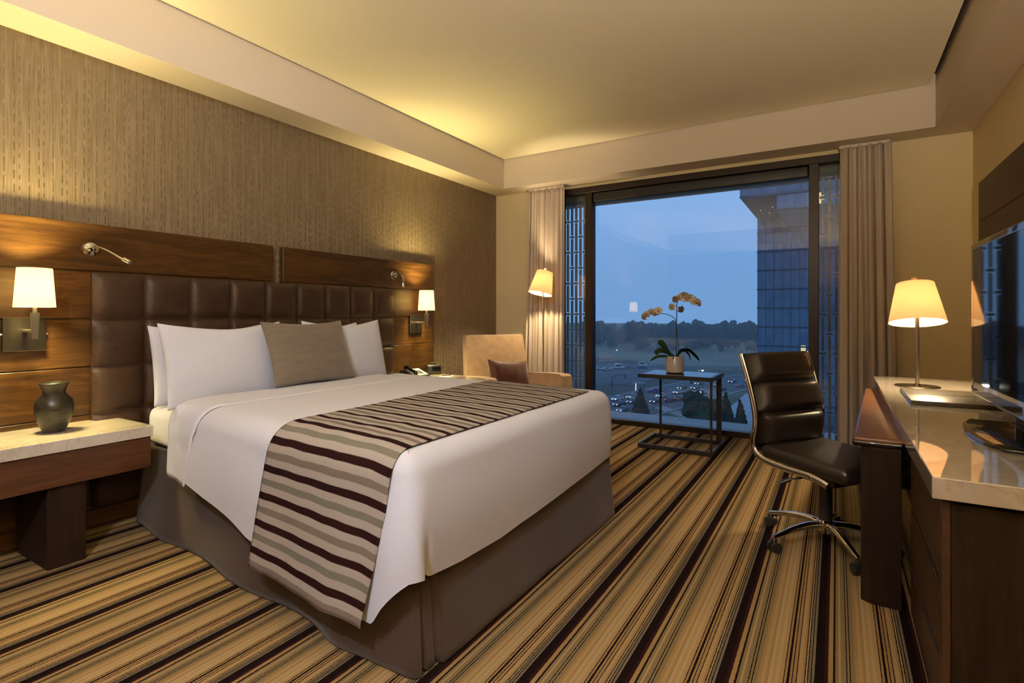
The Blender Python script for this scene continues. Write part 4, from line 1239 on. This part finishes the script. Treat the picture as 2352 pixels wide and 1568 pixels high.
# street furniture -----------------------------------------------------------
def street_lamp(x, y, h, label, glow=STREETLAMP, power=0, deg=0, r=.16):
    t = thing('street_lamp', label, 'street lamp', (x, y, GZ), math.radians(deg))
    bm = NB(); tube(bm, smooth_path([(0, 0, 0), (0, 0, h * .6), (0, 0, h * .96), (.5, 0, h), (1.2, 0, h + .05)], 5), .07, 8); obj('pole', bm, simple('galvanised_pole', (.20, .21, .23), .5, .4), t, True)
    bm = NB(); bx(bm, 1.0, 1.7, -.16, .16, h - .02, h + .12, .03, 2); obj('lamp_head', bm, simple('lamp_housing', (.2, .2, .2), .5), t, True)
    bm = NB(); lathe(bm, [(0, h - .02 - r), (r * .7, h - .02 - r * .7), (r, h - .02)], 14, (1.4, 0)); obj('lens', bm, glow, t, True)
    if power:
        ld = bpy.data.lights.new('street_lamp_light', 'POINT'); ld.energy = power; ld.color = (1, .92, .68); ld.shadow_soft_size = .2
        l = link(bpy.data.objects.new('street_lamp_light', ld)); l.parent = t; l.location = (1.4, 0, h - .35)
    return t
street_lamp(-42.6, 200, 7.9, 'bright street lamp glowing over the road above the side table edge', STREETLAMP, 2500, 0, .34)
street_lamp(-104.3, 280, 8.4, 'lit street lamp standing over the car park by the hill', emit('street_lamp_dim', (1, .95, .85), 9), 300, 0, .3)
street_lamp(-48.0, 152, 9.0, 'tall unlit street lamp in the middle of the crossing', simple('lamp_glass_off', (.4, .4, .4), .3), 0, 60)
street_lamp(-77.5, 214, 8.5, 'thin unlit street lamp beside the car park fence', simple('lamp_glass_off2', (.4, .4, .4), .3), 0, 40)
BS = thing('bus_shelter', 'bus shelter with glowing white panel beside the road', 'bus shelter', (-61.8, 187.5, GZ), math.radians(12))
bm = NB(); bx(bm, -.12, .12, -.85, .85, .55, 3.0, .04, 2); obj('light_panel', bm, LITSIGN, BS)
bm = NB(); bx(bm, -.8, 3.2, -1.3, 1.1, 3.3, 3.45); obj('roof', bm, KERB, BS)
for x, y in ((0, -.95), (0, .95), (2.9, -.95), (2.9, .95)):
    bm = NB(); bx(bm, x - .06, x + .06, y - .06, y + .06, 0, 3.3); obj('post', bm, TYRE, BS)
def signal(x, y, label, deg):
    t = thing('traffic_light', label, 'traffic light', (x, y, GZ), math.radians(deg))
    bm = NB(); tube(bm, smooth_path([(0, 0, 0), (0, 0, 5), (.4, 0, 6.4), (2, 0, 6.9), (4.5, 0, 7.0)], 5), .09, 8); obj('pole', bm, TYRE, t, True)
    bm = NB(); bx(bm, 4.3, 4.75, -.25, .25, 6.1, 7.3, .04, 1); obj('signal_head', bm, TYRE, t)
    bm = NB(); bx(bm, -.22, .22, -.25, .25, 3.2, 4.4, .04, 1); obj('signal_head', bm, TYRE, t)
signal(-66.5, 176, 'dark traffic light pole at the road edge near the bed corner', 20)
signal(-35.2, 171, 'dark traffic light pole with long arm near the bushy tree', 150)
FN = thing('fence', 'thin dark fence between the car park and the road', 'fence', (-71, 206, GZ), math.radians(68))
bm = NB()
for z in (.5, 1.9): bx(bm, -13, 26, -.03, .03, z, z + .07)
for i in range(27): bx(bm, -13 + i * 1.5 - .03, -13 + i * 1.5 + .03, -.03, .03, .0, 2.2)
obj('railing', bm, TYRE, FN)

# the other wing of the building -----------------------------------------------
def tower_glass():
    m = M_('tower_glass', (.12, .16, .21), .12, 0, .9)
    n = m.noise(m.coord('Object', (.85, .2, .31)), 1.0, 1); w = m.noise(m.coord('Object', (2.2, 2.2, .02)), 1.0, 2)
    m.base(m.ramp(m.math('ADD', m.math('MULTIPLY', n, .6), m.math('MULTIPLY', w, .4)), [(.35, (.03, .075, .14)), (.6, (.085, .14, .22))])); return m.m
TG = tower_glass(); BAND = simple('tower_band', (.055, .065, .09), .5); SOFFT = simple('tower_soffit', (.16, .165, .19), .6); MULL = simple('tower_mullion', (.07, .085, .115), .4)
TW = thing('hotel_wing', 'glass clad tower wing with overhanging top floor behind the office chair', 'building', (-11.55, 100, GZ))
def tw(name, x0, x1, y0, y1, z0, z1, m, parent=None):
    bm = NB(); bx(bm, x0 + 11.55, x1 + 11.55, y0 - 100, y1 - 100, z0 - GZ, z1 - GZ); return obj(name, bm, m, parent or TW)
tw('facade', -11.55, 60, 100, 130, GZ, 17.55, TG)
tw('upper_storey', -11.62, 60, 81, 130, 17.6, 34, TG)
tw('overhang_soffit', -11.60, 60, 81.1, 100, 17.48, 17.62, SOFFT)
tw('bay', -7.0, 60, 81.2, 99.9, 15.4, 17.46, TG)
z = 15.55 - 0.6
zs = [14.95 - 3.2 * k for k in range(13)]
for z in zs: tw('floor_band', -11.62, 60, 99.88, 100.05, z - .12, z + .14, BAND)
tw('floor_band', -7.05, 60, 81.05, 81.25, 15.35, 15.6, BAND); tw('floor_band', -11.66, 60, 80.9, 81.1, 17.45, 17.75, BAND); tw('floor_band', -11.66, 60, 80.9, 81.1, 20.9, 21.1, BAND)
bm = NB()
for i in range(56):
    x = .02 + i * 1.27
    bx(bm, x - .03, x + .03, -.09, .02, 0, 44.4)
obj('mullions', bm, MULL, TW)
bm = NB()
for i in range(56):
    x = .0 + i * 1.05
    bx(bm, x - .025, x + .025, -19.06, -18.95, 44.6, 61)
obj('mullions', bm, MULL, TW)
for (x0, x1, y, z0, z1) in ((-2.75, -1.35, 81.15, 15.75, 17.2), (-5.0, -4.3, 99.93, -7.2, -4.0), (1.1, 2.0, 99.93, 1.8, 2.2)):
    w = tw('lit_window', x0, x1, y - .02, y + .03, z0, z1, LITROOM)
for (x, y) in ((-10.2, 92), (-9.2, 95), (-8.3, 90)):
    tw('soffit_lamp', x - .035, x + .035, y - .035, y + .035, 17.42, 17.48, LEDDOT)
P = []
for i in range(60):
    t = i / 59; P.append((6.7 + 5.3 * t + .18 * math.sin(i * 1.9), -.18, 15.85 - GZ + .22 * math.sin(i * 1.25) * (1 + .8 * math.sin(i * .31)) + .25 * t))
bm = NB(); tube(bm, P, .035, 6); obj('script_sign', bm, emit('sign_script', (.75, .85, 1), .75), TW)
# podium roof beside the tower
struct('podium_roof', bx(NB(), -25.5, -13.2, 128, 190, GZ, -25.0), simple('podium_blue', (.30, .34, .38), .7))

# evening haze over the valley
bm = NB(); bx(bm, -420, 260, 60, 520, GZ - .5, 45)
hz_m = bpy.data.materials.new('evening_haze'); hz_m.use_nodes = True
_n = hz_m.node_tree.nodes; _n.remove(_n['Principled BSDF'])
_v = _n.new('ShaderNodeVolumeScatter'); _v.inputs['Density'].default_value = .0007; _v.inputs['Color'].default_value = (.9, .93, 1, 1); _v.inputs['Anisotropy'].default_value = .2
hz_m.node_tree.links.new(_v.outputs[0], _n['Material Output'].inputs['Volume'])
hzo = obj('outside_haze', bm, hz_m); hzo['kind'] = 'structure'
# ------------------------------------------------------------------ light
def point(name, loc, e, col, r=.03):
    d = bpy.data.lights.new(name, 'POINT'); d.energy = e; d.color = col; d.shadow_soft_size = r
    o = link(bpy.data.objects.new(name, d)); o.location = loc; return o
def spot(name, loc, to, e, col, ang, blend=.6, r=.05):
    d = bpy.data.lights.new(name, 'SPOT'); d.energy = e; d.color = col; d.spot_size = math.radians(ang); d.spot_blend = blend; d.shadow_soft_size = r
    o = link(bpy.data.objects.new(name, d)); o.location = loc
    o.rotation_euler = (Vector(to) - Vector(loc)).to_track_quat('-Z', 'Y').to_euler(); return o
WARM = (1, .80, .33); WARM2 = (1, .75, .43); NEUT = (.72, .80, 1.0)
SX = XL + .054 + .155
for y in (1.078, 4.170):
    point('sconce_light', (SX, y, 1.385), 150, WARM, .05)
point('table_lamp_light', (.446, 4.30, 1.31), 85, WARM2, .03)
point('floor_lamp_light', (-2.87, 5.34, 1.60), 80, WARM2, .03)
# unseen ceiling spot, added behind the camera to brighten the bed
def fill_downlight(x, y, z, e, ang, label, to=None, col=NEUT):
    t = thing('added_downlight', label, 'fill_downlight', (x, y, z), 0, 'added ceiling lights')
    bm = NB(); lathe(bm, [(.040, -.004), (.058, -.006), (.060, 0), (.040, -.0005), (.040, -.004)], 32); obj('trim_ring', bm, CEIL_DIM, t, True)
    bm = NB(); lathe(bm, [(0, -.0025), (.040, -.0025)], 24); obj('lens', bm, FILL_LENS, t)
    spot('fill_downlight_beam', (x, y, z - .02), to or (x, y, 0), e, col, ang, .8, .06)
fill_downlight(-.42, -.9, CZ, 400, 98, 'unseen recessed lamp added in the ceiling behind the camera to light the bed', (-2.6, 1.7, .6))

TL = thing('added_uplight_lamp', 'dark torchiere lamp added out of view behind the camera to brighten the ceiling', 'floor lamp', (.50, -1.0, 0))  # unseen torchiere, added to lift the ceiling brightness
bm = NB(); lathe(bm, [(0, 0), (.14, 0), (.145, .008), (.13, .016), (.02, .022), (0, .022)], 40); obj('base', bm, BRONZE, TL, True)
bm = NB(); cyl(bm, (0, 0, .02), (0, 0, 1.72), .012, 16); obj('pole', bm, BRONZE, TL, True)
bm = NB(); lathe(bm, [(.012, 1.70), (.09, 1.74), (.17, 1.82), (.165, 1.822), (.085, 1.75), (.012, 1.715), (.012, 1.70)], 40); obj('bowl', bm, BRONZE, TL, True)
point('added_uplight', (.50, -1.0, 1.79), 900, (1, .84, .63), .05)
w = bpy.data.worlds.new('dusk'); SC.world = w; w.use_nodes = True
N = w.node_tree.nodes; L = w.node_tree.links
tc = N.new('ShaderNodeTexCoord'); sx = N.new('ShaderNodeSeparateXYZ'); L.new(tc.outputs['Generated'], sx.inputs[0])
rp = N.new('ShaderNodeValToRGB'); L.new(sx.outputs[2], rp.inputs[0])
cr = rp.color_ramp; cr.elements[0].position = 0; cr.elements[0].color = (.17, .335, .63, 1)
cr.elements[1].position = .6; cr.elements[1].color = (.16, .31, .59, 1)
e = cr.elements.new(.12); e.color = (.165, .33, .635, 1)
e = cr.elements.new(.24); e.color = (.205, .38, .71, 1)
L.new(rp.outputs[0], N['Background'].inputs[0]); N['Background'].inputs[1].default_value = 1.38

# ------------------------------------------------------------------ camera
F = 1225.53
cam = bpy.data.cameras.new('camera'); co = link(bpy.data.objects.new('camera', cam))
cam.sensor_width = 36; cam.lens = F / 2352 * 36; cam.clip_start = .02; cam.clip_end = 3000
cam.shift_y = -64 / 2352
co.location = (0, 0, 1.25); co.rotation_euler = (PI / 2, 0, math.atan2(745, F))
SC.camera = co
SC.view_settings.view_transform = 'Standard'; SC.view_settings.look = 'None'; SC.view_settings.exposure = 0; SC.view_settings.gamma = 1
SC.view_settings.use_curve_mapping = False
try:
    SC.cycles.use_denoising = True
    SC.cycles.max_bounces = 8; SC.cycles.volume_bounces = 1; SC.cycles.diffuse_bounces = 4; SC.cycles.glossy_bounces = 4; SC.cycles.transmission_bounces = 4; SC.cycles.transparent_max_bounces = 8
    SC.cycles.sample_clamp_indirect = 6; SC.cycles.caustics_reflective = False; SC.cycles.caustics_refractive = False
except Exception: pass
